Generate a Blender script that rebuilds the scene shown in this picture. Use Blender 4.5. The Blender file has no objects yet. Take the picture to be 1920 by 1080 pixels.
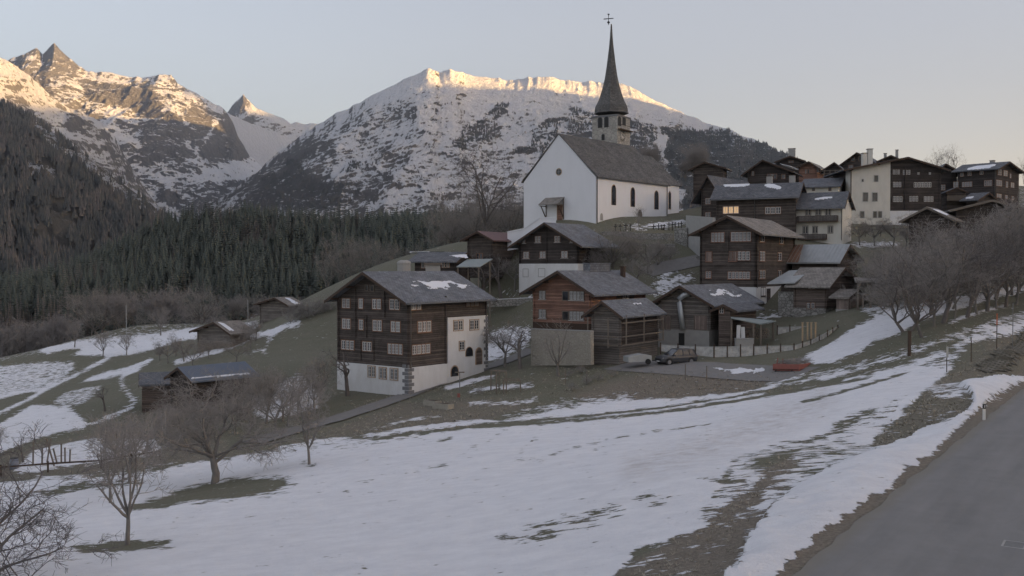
import bpy, math, random
import numpy as np
from math import radians as RAD, sin, cos, tan, pi, sqrt, hypot
from mathutils import Vector
rng=np.random.default_rng(7); R=random.Random(11)
SC=bpy.context.scene; COL=SC.collection
F=1844.0; HOR=500.0; PIT=math.atan((540-HOR)/F); SP,CP=sin(PIT),cos(PIT)
# ---------- camera ----------
cd=bpy.data.cameras.new('camera'); cam=bpy.data.objects.new('camera',cd); COL.objects.link(cam)
cd.sensor_width=36; cd.lens=36*F/1920; cd.clip_start=.5; cd.clip_end=60000
cam.rotation_euler=(pi/2-PIT,0,0); SC.camera=cam
def ray(u,v):
    a=(u-960)/F; b=-(v-540)/F
    y=CP+b*SP; z=-SP+b*CP
    return a/y, z/y                      # x and z per metre of y
def P(u,v,d):
    x,z=ray(u,v); return Vector((x*d,d,z*d))
def pix(x,y,z):                          # arrays ok
    f=y*CP-z*SP; up=y*SP+z*CP
    return 960+F*x/f, 540-F*up/f
# crop coordinates -> picture coordinates, used while measuring
def CR(ox,oy,s): return lambda x,y:(ox+x/s,oy+y/s)
C1=CR(600,380,2.842); C2=CR(960,380,3.176); C3=CR(1280,260,3.178); C4=CR(1560,260,3.178); C5=CR(940,20,2.455); C6=CR(1150,500,3.84); CW=CR(0,540,3.0)
# ---------- objects ----------
def tag(o,label=None,cat=None,group=None,kind=None):
    if label: o['label']=label
    if cat: o['category']=cat
    if group: o['group']=group
    if kind: o['kind']=kind
    return o
def empty(name,loc,label=None,cat=None,group=None):
    o=bpy.data.objects.new(name,None); COL.objects.link(o); o.location=loc; o.empty_display_size=.2
    return tag(o,label,cat,group)
def auto_uv(me):
    n=len(me.loops); uv=me.uv_layers.new(name='UV')
    co=np.empty(len(me.vertices)*3); me.vertices.foreach_get('co',co); co=co.reshape(-1,3)
    vi=np.empty(n,int); me.loops.foreach_get('vertex_index',vi)
    nor=np.empty(len(me.polygons)*3); me.polygons.foreach_get('normal',nor); nor=nor.reshape(-1,3)
    tot=np.empty(len(me.polygons),int); me.polygons.foreach_get('loop_total',tot)
    N=np.repeat(nor,tot,axis=0)
    T=np.stack([-N[:,1],N[:,0],np.zeros(n)],1); L=np.linalg.norm(T,axis=1); flat=L<.08
    T[flat]=(1,0,0); L[flat]=1; T/=L[:,None]
    B=np.cross(N,T); B[flat]=(0,1,0)
    p=co[vi]; out=np.stack([(p*T).sum(1),(p*B).sum(1)],1)
    uv.data.foreach_set('uv',out.ravel())
class MB:
    def __init__(s): s.v=[]; s.f=[]; s.m=[]
    def add(s,vs,fs,mi=0):
        k=len(s.v); s.v+= [tuple(q) for q in vs]; s.f+=[tuple(i+k for i in f) for f in fs]; s.m+=[mi]*len(fs); return s
    def box(s,o,a,b,c,mi=0):             # corner o, edge vectors a,b,c
        o,a,b,c=map(Vector,(o,a,b,c))
        if a.cross(b).dot(c)<0: a,b=b,a
        vs=[o,o+a,o+a+b,o+b,o+c,o+a+c,o+a+b+c,o+b+c]
        return s.add(vs,[(3,2,1,0),(4,5,6,7),(0,1,5,4),(1,2,6,5),(2,3,7,6),(3,0,4,7)],mi)
    def cbox(s,c,sx,sy,sz,mi=0,rz=0):
        a=Vector((cos(rz),sin(rz),0))*sx; b=Vector((-sin(rz),cos(rz),0))*sy
        return s.box(Vector(c)-a/2-b/2-Vector((0,0,sz/2)),a,b,(0,0,sz),mi)
    def prism(s,poly,ext,mi=0):          # planar polygon extruded by a vector
        poly=[Vector(q) for q in poly]; ext=Vector(ext); n=len(poly)
        nn=Vector((0,0,0))
        for i in range(n): nn+=poly[i].cross(poly[(i+1)%n])
        if nn.dot(ext)<0: poly=poly[::-1]
        vs=poly+[q+ext for q in poly]
        return s.add(vs,[tuple(range(n))[::-1],tuple(range(n,2*n))]+[(i,(i+1)%n,n+(i+1)%n,n+i) for i in range(n)],mi)
    def tube(s,p,r,n=6,mi=0,cap=True):   # polyline p with radii r
        p=[Vector(q) for q in p]
        if not hasattr(r,'__len__'): r=[r]*len(p)
        vs=[];fs=[]
        for i,q in enumerate(p):
            t=(p[min(i+1,len(p)-1)]-p[max(i-1,0)]).normalized()
            a=t.cross(Vector((0,0,1)))
            if a.length<.1: a=t.cross(Vector((1,0,0)))
            a.normalize(); b=t.cross(a)
            for k in range(n):
                w=2*pi*k/n; vs.append(q+(a*cos(w)+b*sin(w))*r[i])
        for i in range(len(p)-1):
            for k in range(n):
                k2=(k+1)%n; fs.append((i*n+k,i*n+k2,(i+1)*n+k2,(i+1)*n+k)[::-1])
        if cap: fs.append(tuple(range(n))); fs.append(tuple(range((len(p)-1)*n,len(p)*n))[::-1])
        return s.add(vs,fs,mi)
    def beam(s,a,b,w,h=None,mi=0):       # square bar from a to b
        a=Vector(a);b=Vector(b);h=h or w;t=(b-a).normalized()
        x=t.cross(Vector((0,0,1)))
        if x.length<.1: x=Vector((1,0,0))
        x.normalize(); y=x.cross(t).normalized()
        return s.box(a-x*w/2-y*h/2,x*w,y*h,b-a,mi)
    def build(s,name,mats,parent=None,loc=None,smooth=False):
        if not isinstance(mats,(list,tuple)): mats=[mats]
        L=Vector(loc) if loc is not None else (Vector(parent.get('_o',(0,0,0))) if parent else Vector((0,0,0)))
        me=bpy.data.meshes.new(name)
        me.from_pydata([(q[0]-L.x,q[1]-L.y,q[2]-L.z) for q in s.v],[],s.f)
        for m in mats: me.materials.append(m)
        if len(mats)>1: me.polygons.foreach_set('material_index',s.m)
        if smooth: me.polygons.foreach_set('use_smooth',[True]*len(s.f))
        me.update(); auto_uv(me)
        o=bpy.data.objects.new(name,me); COL.objects.link(o)
        if parent:
            o.parent=parent
        else: o.location=L
        if parent: o['_o']=tuple(L)
        return o
def root(name,loc,label,cat,group=None):
    o=empty(name,loc,label,cat,group); o['_o']=tuple(loc); return o
def copy_tree(o,parent=None):
    c=o.copy(); COL.objects.link(c); c.parent=parent
    for ch in list(o.children): copy_tree(ch,c)
    return c
def np_mesh(name,co,faces,mats,mi=None,attrs={},smooth=True,loc=(0,0,0)):
    me=bpy.data.meshes.new(name); co=np.asarray(co,dtype=np.float64)-np.array(loc); faces=np.asarray(faces,dtype=np.int32)
    k=faces.shape[1]
    me.vertices.add(len(co)); me.vertices.foreach_set('co',co.ravel())
    me.loops.add(faces.size); me.loops.foreach_set('vertex_index',faces.ravel())
    me.polygons.add(len(faces)); me.polygons.foreach_set('loop_start',np.arange(0,faces.size,k,dtype=np.int32)); me.polygons.foreach_set('loop_total',np.full(len(faces),k,dtype=np.int32))
    for m in (mats if isinstance(mats,(list,tuple)) else [mats]): me.materials.append(m)
    if mi is not None: me.polygons.foreach_set('material_index',np.asarray(mi,dtype=np.int32))
    me.polygons.foreach_set('use_smooth',np.full(len(faces),smooth))
    me.update(calc_edges=True); me.validate()
    for a,vals in attrs.items():
        at=me.attributes.new(a,'FLOAT','POINT'); at.data.foreach_set('value',np.asarray(vals,dtype=np.float32).ravel())
    o=bpy.data.objects.new(name,me); COL.objects.link(o); o.location=loc
    return o
def grid_faces(nr,nc):
    i=np.arange(nr-1)[:,None]*nc+np.arange(nc-1)[None,:]; i=i.ravel()
    return np.stack([i,i+1,i+nc+1,i+nc],1)
# ---------- noise ----------
def _h(ix,iy,seed):
    n=(ix.astype(np.int64)*374761393+iy.astype(np.int64)*668265263+seed*1442695041)&0xffffffff
    n=((n^(n>>13))*1274126177)&0xffffffff
    return ((n^(n>>16))&0xffff)/65535.0
def vnoise(x,y,seed=0):
    ix=np.floor(x);iy=np.floor(y);fx=x-ix;fy=y-iy
    fx=fx*fx*fx*(fx*(fx*6-15)+10);fy=fy*fy*fy*(fy*(fy*6-15)+10)
    a=_h(ix,iy,seed);b=_h(ix+1,iy,seed);c=_h(ix,iy+1,seed);d=_h(ix+1,iy+1,seed)
    return (a*(1-fx)+b*fx)*(1-fy)+(c*(1-fx)+d*fx)*fy
def fbm(x,y,oct=5,seed=0,gain=.5,ridged=False):
    t=0;a=1;s=0
    for o in range(oct):
        n=vnoise(x*2**o+o*17.3,y*2**o-o*9.1,seed+o)*2-1
        if ridged: n=1-2*np.abs(n)
        t=t+a*n; s+=a; a*=gain
    return t/s
def inpoly(u,v,poly):
    c=np.zeros(u.shape,bool); n=len(poly)
    for i in range(n):
        x1,y1=poly[i];x2,y2=poly[(i+1)%n]
        if y1==y2: continue
        m=((y1>v)!=(y2>v))&(u<(x2-x1)*(v-y1)/(y2-y1)+x1); c^=m
    return c
def linedist(u,v,pts):
    d=np.full(u.shape,1e9)
    for (x1,y1),(x2,y2) in zip(pts[:-1],pts[1:]):
        l2=(x2-x1)**2+(y2-y1)**2
        t=np.clip(((u-x1)*(x2-x1)+(v-y1)*(y2-y1))/l2,0,1)
        d=np.minimum(d,np.hypot(u-x1-t*(x2-x1),v-y1-t*(y2-y1)))
    return d
# ---------- materials ----------
LIFT=1.9
def lf(c,k=None): return [min(.85,x*(k or LIFT)) for x in c]
class NT:
    def __init__(s,name):
        s.m=bpy.data.materials.new(name); s.m.use_nodes=True; s.t=s.m.node_tree; s.t.nodes.clear()
        s.out=s.t.nodes.new('ShaderNodeOutputMaterial'); s.b=s.t.nodes.new('ShaderNodeBsdfPrincipled'); s.t.links.new(s.b.outputs[0],s.out.inputs[0])
        s.b.inputs['Roughness'].default_value=.9; s.b.inputs['Specular IOR Level'].default_value=.25
    def n(s,ty,ins={},**kw):
        o=s.t.nodes.new('ShaderNode'+ty)
        for k,v in kw.items(): setattr(o,k,v)
        for k,v in ins.items():
            if hasattr(v,'is_output'): s.t.links.new(v,o.inputs[k])
            else: o.inputs[k].default_value=v
        return o
    def uv(s,sx=1,sy=1,sz=1,src='UV',rot=0):
        c=s.n('TexCoord').outputs[src]
        return s.n('Mapping',{0:c,2:(0,0,rot),3:(sx,sy,sz)}).outputs[0]
    def noise(s,vec,scale,detail=4,rough=.6,dist=0):
        return s.n('TexNoise',{'Vector':vec,'Scale':scale,'Detail':detail,'Roughness':rough,'Distortion':dist}).outputs[0]
    def math(s,op,a,b=0,c=0,clamp=False):
        o=s.n('Math',{0:a,1:b,2:c},operation=op); o.use_clamp=clamp; return o.outputs[0]
    def ramp(s,f,stops):
        o=s.n('ValToRGB',{0:f}); e=o.color_ramp.elements
        while len(e)<len(stops): e.new(.5)
        for i,(p,c) in enumerate(stops):
            e[i].position=p; e[i].color=(c[0],c[1],c[2],1) if hasattr(c,'__len__') else (c,c,c,1)
        return o.outputs[0]
    def mix(s,f,a,b,bt='MIX'):
        o=s.n('Mix',data_type='RGBA',blend_type=bt)
        for k,v in ((0,f),(6,a),(7,b)):
            if hasattr(v,'is_output'): s.t.links.new(v,o.inputs[k])
            else: o.inputs[k].default_value=v if k==0 else (*v[:3],1)
        return o.outputs[2]
    def attr(s,name): return s.n('Attribute',attribute_name=name).outputs[2]
    def col(s,c):
        if hasattr(c,'is_output'): s.t.links.new(c,s.b.inputs[0])
        else: s.b.inputs[0].default_value=(*c,1)
    def bump(s,h,strength=.5,dist=.05):
        o=s.n('Bump',{'Height':h,'Strength':strength,'Distance':dist}); s.t.links.new(o.outputs[0],s.b.inputs['Normal']); return o
def plain(name,c,rough=.85,var=.25,scale=3,metal=0,bump=0):
    c=lf(c,1.9 if max(c)<.14 else 1.35 if max(c)<.35 else 1.12)
    s=NT(name); v=s.noise(s.uv(),scale,5)
    s.col(s.mix(v,[x*(1-var) for x in c],[min(1,x*(1+var)) for x in c])); s.b.inputs['Roughness'].default_value=rough; s.b.inputs['Metallic'].default_value=metal
    if bump: s.bump(v,.6,bump)
    return s.m
def wood(name,c1,c2,plank=.22,weather=.35,vertical=False):
    c1=lf(c1,2.4);c2=lf(c2,2.0); c1,c2=[[x*(k:=.75 if 'red' in name else .45)+sum(q)/3*(1-k) for x in q] for q in (c1,c2)]; c2=lf(c2,1.25)
    s=NT(name); c=s.n('TexCoord').outputs['UV']; sep=s.n('SeparateXYZ',{0:c})
    h=sep.outputs[0 if vertical else 1]
    fr=s.math('FRACT',s.math('DIVIDE',h,plank))
    ed=s.math('MULTIPLY',s.math('ABSOLUTE',s.math('SUBTRACT',fr,.5)),2)          # 1 at the joint
    gap=s.ramp(ed,[(.80,1),(.97,.25)])
    idx=s.math('FLOOR',s.math('DIVIDE',h,plank))
    st=(1,.12,1) if vertical else (.12,1,1)
    gr=s.noise(s.n('Mapping',{0:c,3:st}).outputs[0],2.4,7,.78)
    tone=s.n('TexWhiteNoise',{'W':idx},noise_dimensions='1D').outputs[0]
    big=s.noise(c,.45,4,.7,.5)
    f=s.math('ADD',s.math('MULTIPLY',gr,.55),s.math('MULTIPLY',s.math('ADD',tone,s.math('MULTIPLY',big,1.6)),.22),clamp=True)
    colr=s.ramp(f,[(.30,c1),(.5,[(a+b)/2*.8 for a,b in zip(c1,c2)]),(.72,c2)])
    grey=s.ramp(s.noise(c,1.1,5,.75),[(.5,0),(.72,weather)])
    colr=s.mix(grey,colr,(.17,.15,.13))
    s.col(s.mix(1.0,colr,gap,'MULTIPLY'))
    s.bump(s.math('SUBTRACT',1,s.math('POWER',ed,4)),.8,.04)
    return s.m
def stonewall(name,c1,c2,scale=2.2,mortar=(.16,.15,.13)):
    c1=lf(c1,1.3);c2=lf(c2,1.3);mortar=lf(mortar,1.3)
    s=NT(name); c=s.uv(1,1.5,1); w=s.mix(.25,c,s.n('TexNoise',{'Vector':c,'Scale':3.0}).outputs[1])
    vo=s.n('TexVoronoi',{'Vector':w,'Scale':scale},feature='DISTANCE_TO_EDGE').outputs[0]
    vc=s.n('TexVoronoi',{'Vector':w,'Scale':scale}).outputs['Color']
    g=s.n('SeparateColor',{0:vc}).outputs[0]
    body=s.mix(s.math('ADD',s.math('MULTIPLY',g,.6),s.math('MULTIPLY',s.noise(c,6,5,.7),.5)),c1,c2)
    e=s.ramp(vo,[(.02,0),(.09,1)])
    s.col(s.mix(e,mortar,body)); s.bump(e,.8,.06); return s.m
def roofing(name,c1,c2,tile=.35,snow=False):
    c1=lf(c1,2.0);c2=lf(c2,2.0)
    s=NT(name); c=s.n('TexCoord').outputs['UV']
    br=s.n('TexBrick',{'Vector':c,'Color1':(*c1,1),'Color2':(*c2,1),'Mortar':(*[x*.45 for x in c1],1),'Scale':1.0,'Mortar Size':.018,'Mortar Smooth':.3,'Bias':0.,'Brick Width':tile*1.3,'Row Height':tile})
    br.offset=.5
    big=s.noise(c,.5,6,.75); fine=s.noise(s.n('Mapping',{0:c,3:(.5,1.6,1)}).outputs[0],2.2,7,.8)
    k=s.ramp(s.math('ADD',s.math('MULTIPLY',big,.6),s.math('MULTIPLY',fine,.4)),[(.34,.55),(.66,1.4)])
    s.col(s.mix(1.,br.outputs[0],k,'MULTIPLY')); s.b.inputs['Roughness'].default_value=.8
    s.bump(s.math('ADD',br.outputs[1],s.math('MULTIPLY',fine,-.6)),.6,-.03); return s.m
M={}
M['plaster']=plain('plaster_white',(.66,.66,.66),.95,.06,1.1,bump=.01)
def plaster_mat(name,base,dirt):
    s=NT(name); c=s.n('TexCoord').outputs['UV']
    a=s.ramp(s.noise(s.n('Mapping',{0:c,3:(1,.35,1)}).outputs[0],.8,6,.7),[(.42,0),(.78,.6)])
    b=s.noise(c,9,4,.6)
    s.col(s.mix(s.math('MULTIPLY',b,.16),s.mix(a,base,dirt),[x*.6 for x in base])); s.bump(b,.3,.02); return s.m
M['church_white']=plaster_mat('church_plaster',(.85,.86,.89),(.76,.77,.79))
M['plaster']=plaster_mat('lime_plaster',(.76,.76,.76),(.55,.53,.5))
M['cream']=plaster_mat('cream_plaster',(.70,.68,.62),(.5,.48,.43))
M['tanwall']=stonewall('pale_rubble',(.27,.25,.215),(.34,.315,.27),3.2,(.24,.222,.19))
M['concrete']=plain('concrete',(.27,.265,.255),.95,.2,1.5)
M['stone']=stonewall('rubble_stone',(.15,.145,.135),(.33,.32,.30),2.4,(.11,.105,.095))
M['tower_stone']=stonewall('tower_stone',(.27,.26,.235),(.44,.42,.38),1.6,(.24,.23,.21))
M['quoin']=plain('quoin_stone',(.16,.16,.165),.9,.3,2)
M['sand_trim']=plain('sandstone_trim',(.30,.215,.15),.9,.2,3)
M['wood_dark']=wood('larch_black',(.018,.013,.011),(.072,.050,.038),.24,.45)
M['wood_brown']=wood('larch_brown',(.035,.023,.017),(.115,.072,.050),.22,.45)
M['wood_red']=wood('larch_red',(.06,.03,.02),(.175,.088,.058),.2,.3)
M['wood_black']=wood('larch_charred',(.014,.012,.012),(.045,.036,.032),.22,.2)
M['wood_grey']=wood('larch_grey',(.04,.034,.03),(.125,.10,.08),.26,.7)
M['plank_v']=wood('board_vertical',(.06,.036,.026),(.2,.125,.09),.16,.35,True)
M['plank_dark']=wood('board_vertical_dark',(.02,.016,.014),(.07,.052,.044),.2,.2,True)
M['timber']=plain('timber_weathered',(.14,.12,.10),.9,.35,6)
M['timber_dark']=plain('timber_dark',(.045,.032,.025),.9,.35,6)
M['newwood']=plain('timber_fresh',(.34,.255,.17),.85,.2,6)
M['casing']=plain('casing_wood',(.13,.075,.05),.85,.25,5)
M['white']=plain('white_paint',(.58,.58,.57),.6,.08,5)
M['slate']=roofing('slate_grey',(.078,.082,.09),(.11,.115,.125),.3)
M['slate_dark']=roofing('slate_dark',(.062,.065,.072),(.09,.093,.10),.3)
M['slate_brown']=roofing('stone_slab_brown',(.11,.10,.09),(.16,.145,.13),.34)
M['churchroof']=roofing('church_shingle',(.056,.055,.054),(.09,.088,.085),.28)
M['redroof']=plain('red_sheet_roof',(.085,.055,.055),.7,.25,.8)
M['greyroof']=plain('grey_sheet_roof',(.19,.215,.21),.6,.2,.7)
M['metalroof']=plain('dark_metal_roof',(.085,.10,.125),.45,.15,.6,metal=.3)
M['tin']=plain('galvanised_tin',(.30,.31,.31),.5,.3,.9,metal=.4)
M['rust']=plain('rusty_tin',(.20,.12,.085),.8,.45,2)
M['pipe']=plain('zinc_pipe',(.42,.44,.45),.45,.12,2,metal=.5)
M['gutter']=plain('gutter_metal',(.16,.16,.16),.5,.2,2,metal=.5)
M['iron']=plain('black_iron',(.02,.02,.02),.6,.2,4)
M['asphalt_m']=plain('lane_asphalt',(.115,.11,.105),.9,.2,1.5,bump=.01)
M['orange']=plain('orange_paint',(.5,.13,.05),.6,.1,5)
M['mesh']=plain('netting',(.45,.45,.43),.9,.18,1.2)
M['snow']=None
def glass_mat(name,c,rough=.12):
    s=NT(name); v=s.noise(s.uv(1,1,1,'Object'),1.3,2)
    s.col(s.mix(s.ramp(v,[(.4,0),(.6,1)]),c,[x*2.2 for x in c])); s.b.inputs['Roughness'].default_value=rough; s.b.inputs['Specular IOR Level'].default_value=.6; return s.m
M['glass']=glass_mat('window_glass',(.025,.027,.032)); M['curtain']=glass_mat('curtained_glass',(.075,.075,.08),.3)
M['curtain_b']=glass_mat('curtained_glass_pale',(.13,.13,.13),.35)
M['lit']=NT('warm_glow_pane'); 
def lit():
    s=M['lit']; s.col((.3,.25,.2)); s.b.inputs['Emission Color'].default_value=(1,.62,.30,1); s.b.inputs['Emission Strength'].default_value=GLOW_E; M['lit']=s.m  # warm emission put into the pane material, no lamp modelled
GLOW_E=.13; lit()
def snow_mat():
    s=NT('snow_patch'); n=s.noise(s.uv(1,1,1,'Object'),4,5); s.col(s.mix(n,(.74,.76,.80),(.84,.85,.88))); s.bump(n,.4,.05); return s.m
M['snow']=snow_mat()
def bark(name,c,k=.4):
    c=lf(c,2.0)
    s=NT(name); n=s.noise(s.uv(1,1,.3,'Object'),9,5,.7); s.col(s.mix(n,[x*(1-k) for x in c],[x*(1+k) for x in c])); s.bump(n,.7,.03); return s.m
M['bark']=bark('bark_grey',(.10,.093,.086)); M['twig']=bark('twig_brown',(.155,.143,.132)); M['bark_dark']=bark('bark_dark',(.08,.072,.067)); M['twig_red']=bark('twig_reddish',(.15,.14,.134)); M['twig_dark']=bark('twig_dark',(.075,.068,.066))
# ---------- world and sun ----------
SUN_AZ=RAD(110); SUN_EL=RAD(3.6)          # azimuth measured clockwise from +Y (the view direction)
W=bpy.data.worlds.new("World"); SC.world=W; W.use_nodes=True; wt=W.node_tree
sky=wt.nodes.new('ShaderNodeTexSky'); sky.sky_type='NISHITA'; sky.sun_disc=False
sky.sun_elevation=SUN_EL; sky.sun_rotation=SUN_AZ; sky.altitude=1200; sky.air_density=1.0; sky.dust_density=2.2; sky.ozone_density=1.0
bg=wt.nodes['Background']; hs=wt.nodes.new('ShaderNodeHueSaturation')
hs.inputs['Saturation'].default_value=.7
wt.links.new(sky.outputs[0],hs.inputs['Color']); 
tn=wt.nodes.new('ShaderNodeMix'); tn.data_type='RGBA'; tn.blend_type='MULTIPLY'; tn.inputs[0].default_value=1; tn.inputs[7].default_value=(.965,.895,.925,1)
mx=wt.nodes.new('ShaderNodeMix'); mx.data_type='RGBA'; mx.inputs[0].default_value=.58; mx.inputs[7].default_value=(.70,.76,.86,1); 
tcw=wt.nodes.new('ShaderNodeTexCoord'); sx=wt.nodes.new('ShaderNodeSeparateXYZ'); wt.links.new(tcw.outputs['Generated'],sx.inputs[0])
def wm(op,a,b,clamp=False):
    o=wt.nodes.new('ShaderNodeMath'); o.operation=op; o.use_clamp=clamp
    for i,q in enumerate((a,b)):
        if hasattr(q,'is_output'): wt.links.new(q,o.inputs[i])
        else: o.inputs[i].default_value=q
    return o.outputs[0]
lowf=wm('POWER',wm('SUBTRACT',1.0,wm('DIVIDE',sx.outputs[2],.34),True),1.6); rgt=wm('ADD',wm('MULTIPLY',sx.outputs[0],1.0),.5,True)
gl=wt.nodes.new('ShaderNodeMix'); gl.data_type='RGBA'; wt.links.new(wm('MULTIPLY',lowf,rgt,True),gl.inputs[0]); gl.inputs[6].default_value=(.675,.705,.765,1); gl.inputs[7].default_value=(1.34,1.06,.80,1)
wt.links.new(gl.outputs[2],mx.inputs[7])
wt.links.new(hs.outputs[0],mx.inputs[6]); wt.links.new(mx.outputs[2],tn.inputs[6]); wt.links.new(tn.outputs[2],bg.inputs[0]); bg.inputs[1].default_value=.15
sl=bpy.data.lights.new('sun','SUN'); sl.energy=5.0; sl.angle=RAD(.5); sl.color=(1,.58,.21)
so=bpy.data.objects.new('sun',sl); COL.objects.link(so)
sd=Vector((sin(SUN_AZ)*cos(SUN_EL),cos(SUN_AZ)*cos(SUN_EL),sin(SUN_EL)))
so.rotation_euler=sd.to_track_quat('Z','Y').to_euler(); so.location=(50,-50,80)
SC.view_settings.view_transform='Standard'; SC.view_settings.look='None'; SC.view_settings.gamma=1; SC.view_settings.exposure=2.18
SC.cycles.max_bounces=4; SC.cycles.diffuse_bounces=2; SC.cycles.glossy_bounces=2; SC.cycles.transparent_max_bounces=6; SC.cycles.volume_bounces=0
# ---------- near ground ----------
G=[(960,1080,31),(500,1080,35),(0,1080,38),(-300,1080,38),(1300,1080,26.5),(240,1020,44),(960,900,50),(500,900,62),(1300,900,41),(1400,780,68),
(400,905,70),(578,870,68),(0,900,75),(50,850,90),(250,800,110),(0,760,140),(130,725,160),(0,690,200),(200,650,215),(400,655,165),(480,615,190),
(75,655,235),(300,622,235),(620,590,170),(560,680,130),(500,820,85),(640,785,95),(765,742,108),(645,738,112),(850,712,116),(960,667,130),(940,600,150),
(950,560,158),(930,520,165),(1000,790,80),(1200,765,86),(1200,735,95),(1240,686,102),(1480,697,96),(1100,700,104),(1000,682,112),(1108,680,116),
(1300,662,112),(1450,650,112),(1575,625,112),(1400,640,120),(1500,600,125),(1440,580,133),(1310,572,138),(1260,500,150),(1310,482,152),(1200,545,140),
(1130,440,161),(1280,412,178),(1000,500,158),(980,440,168),(880,500,175),(820,482,180),(700,500,195),(600,545,200),
(1600,578,118),(1720,632,95),(1850,585,112),(1920,560,125),(1650,480,150),(1600,450,168),(1700,460,165),(1850,500,140),(1920,480,150),(1770,425,185),
(1500,450,160),(1500,400,195),(1700,400,205),(1850,390,215),(1400,375,200),(1600,335,240),(1800,335,245),(2000,400,220),
(1774,697,76),(1646,830,51),(1780,728,62),(1900,650,82),(1870,600,98),(1600,700,88)]
pts=[tuple(P(*g)) for g in G]
pts+=[(-150,300,-38),(-60,310,-30),(-150,450,-62),(0,430,-45),(60,300,0),(120,420,5),(250,420,15),(-300,300,-48),(-300,200,-34),(-120,60,-19),(-200,110,-24),(0,0,-7.2),(14,8,-7.2),(-30,5,-9),(-60,-10,-11),
 (60,30,-6.5),(90,60,-5),(100,110,-2),(140,160,6),(200,220,16),(0,240,0),(20,210,7),(-90,240,-14)]
RX0,RY0=P(1480,1080,24).x,24.; RX1,RY1=P(1846,787,52).x,52.
rl=hypot(RX1-RX0,RY1-RY0); rtx,rty=(RX1-RX0)/rl,(RY1-RY0)/rl
ZR0,ZR1=P(1480,1080,24).z,P(1846,787,52).z
def road_z(t): return ZR0+(ZR1-ZR0)*(t/rl)
def road_st(x,y):
    return (x-RX0)*rtx+(y-RY0)*rty, (x-RX0)*rty-(y-RY0)*rtx     # along, right of the edge
for t in (-25,0,20,40,60,80):
    for w in (0,7): pts.append((RX0+rtx*t+rty*w,RY0+rty*t-rtx*w,road_z(t)))
pts=np.array(pts); pts=pts[np.unique(np.round(pts[:,:2],1),axis=0,return_index=True)[1]]
def tps(r2): return np.where(r2>1e-9,r2*np.log(np.maximum(r2,1e-9))*.5,0)
_n=len(pts); _d=((pts[:,None,:2]-pts[None,:,:2])**2).sum(2); _K=tps(_d)+np.eye(_n)*30.
_Pm=np.c_[np.ones(_n),pts[:,:2]]; _A=np.block([[_K,_Pm],[_Pm.T,np.zeros((3,3))]]); _w=np.linalg.solve(_A,np.r_[pts[:,2],0,0,0])
def ground_raw(x,y):
    x=np.asarray(x,float);y=np.asarray(y,float); sh=x.shape; x=x.ravel();y=y.ravel(); z=np.zeros_like(x)
    for i in range(0,len(x),50000):
        a=x[i:i+50000];b=y[i:i+50000]
        z[i:i+50000]=tps((a[:,None]-pts[None,:,0])**2+(b[:,None]-pts[None,:,1])**2)@_w[:_n]+_w[_n]+_w[_n+1]*a+_w[_n+2]*b
    return z.reshape(sh)
def ground_z(x,y):
    x=np.asarray(x,float);y=np.asarray(y,float)
    z=ground_raw(x,y)
    z=z+fbm(x/9,y/9,4,3)*.16+fbm(x/1.3,y/1.3,3,5)*.035
    t,w=road_st(x,y); w2=7.2
    k=np.clip(np.maximum(-w,w-w2)/2.6,0,1); k=k*k*(3-2*k)
    k=np.where((t>-40)&(t<110),k,1)
    return z*k+(road_z(t)-.03)*(1-k)
def gz(x,y): return float(ground_z(np.array([x]),np.array([y]))[0])
def on_ground(u,v,d0=15,d1=320):
    x,z=ray(u,v); d=np.geomspace(d0,d1,500); g=ground_z(x*d,d); b=z*d-g
    i=np.where((b[:-1]>0)&(b[1:]<=0))[0]
    if len(i)==0: i=np.argmin(np.abs(b/d)); dd=d[i]
    else:
        i=i[0]; dd=d[i]+(d[i+1]-d[i])*b[i]/(b[i]-b[i+1])
    return Vector((x*dd,dd,float(ground_z(np.array([x*dd]),np.array([dd]))[0])))
az=np.radians(np.concatenate([np.linspace(-52,-31,50,endpoint=False),np.linspace(-31,31,560,endpoint=False),np.linspace(31,52,50)]))
rr=np.geomspace(4,470,620)
AZ,RR=np.meshgrid(az,rr); GX=RR*np.sin(AZ); GY=RR*np.cos(AZ); GZ=ground_z(GX,GY)
U,V=pix(GX,GY,GZ)
cov=np.full(U.shape,.03); far=RR>240; cov[far]=.3
WU=U+fbm(GX/(RR*.05),GY/(RR*.05),4,61)*(9+0*U); WV=V+fbm(GX/(RR*.05),GY/(RR*.05),4,71)*4.5
def cp(level,poly): cov[inpoly(WU,WV,poly)&(RR<330)]=level
def cl(level,w,line): cov[(linedist(U+(WU-U)*.25,V+(WV-V)*.3,line)<w/2*(.75+.5*vnoise(GX*.8,GY*.8,5)))&(RR<330)]=level
cp(.97,[(-400,905),(-400,1400),(1400,1400),(1480,1080),(1665,930),(1770,830),(1855,755),(1990,670),(1990,650),(1920,698),(1840,714),(1800,718),(1775,735),(1720,765),(1670,800),(1720,745),(1790,690),(1690,690),(1600,700),(1540,716),(1460,722),(1380,735),(1300,745),(1150,752),(1050,768),(960,787),(860,793),(700,812),(590,822),(480,850),(300,880),(150,900)])
cp(.93,[(590,822),(700,818),(860,800),(960,793),(960,800),(700,830),(560,850)])
cp(.70,[(590,822),(700,818),(820,806),(820,822),(700,835),(560,850),(480,862),(480,850)])
cp(.56,[(1370,860),(1460,830),(1540,822),(1630,838),(1660,850),(1560,880),(1500,910),(1450,960),(1410,1020),(1380,1090),(1330,1080),(1380,1000),(1340,990),(1300,985)])
cp(.66,[(1450,850),(1520,820),(1640,770),(1720,735),(1650,800),(1560,840)])
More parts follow.
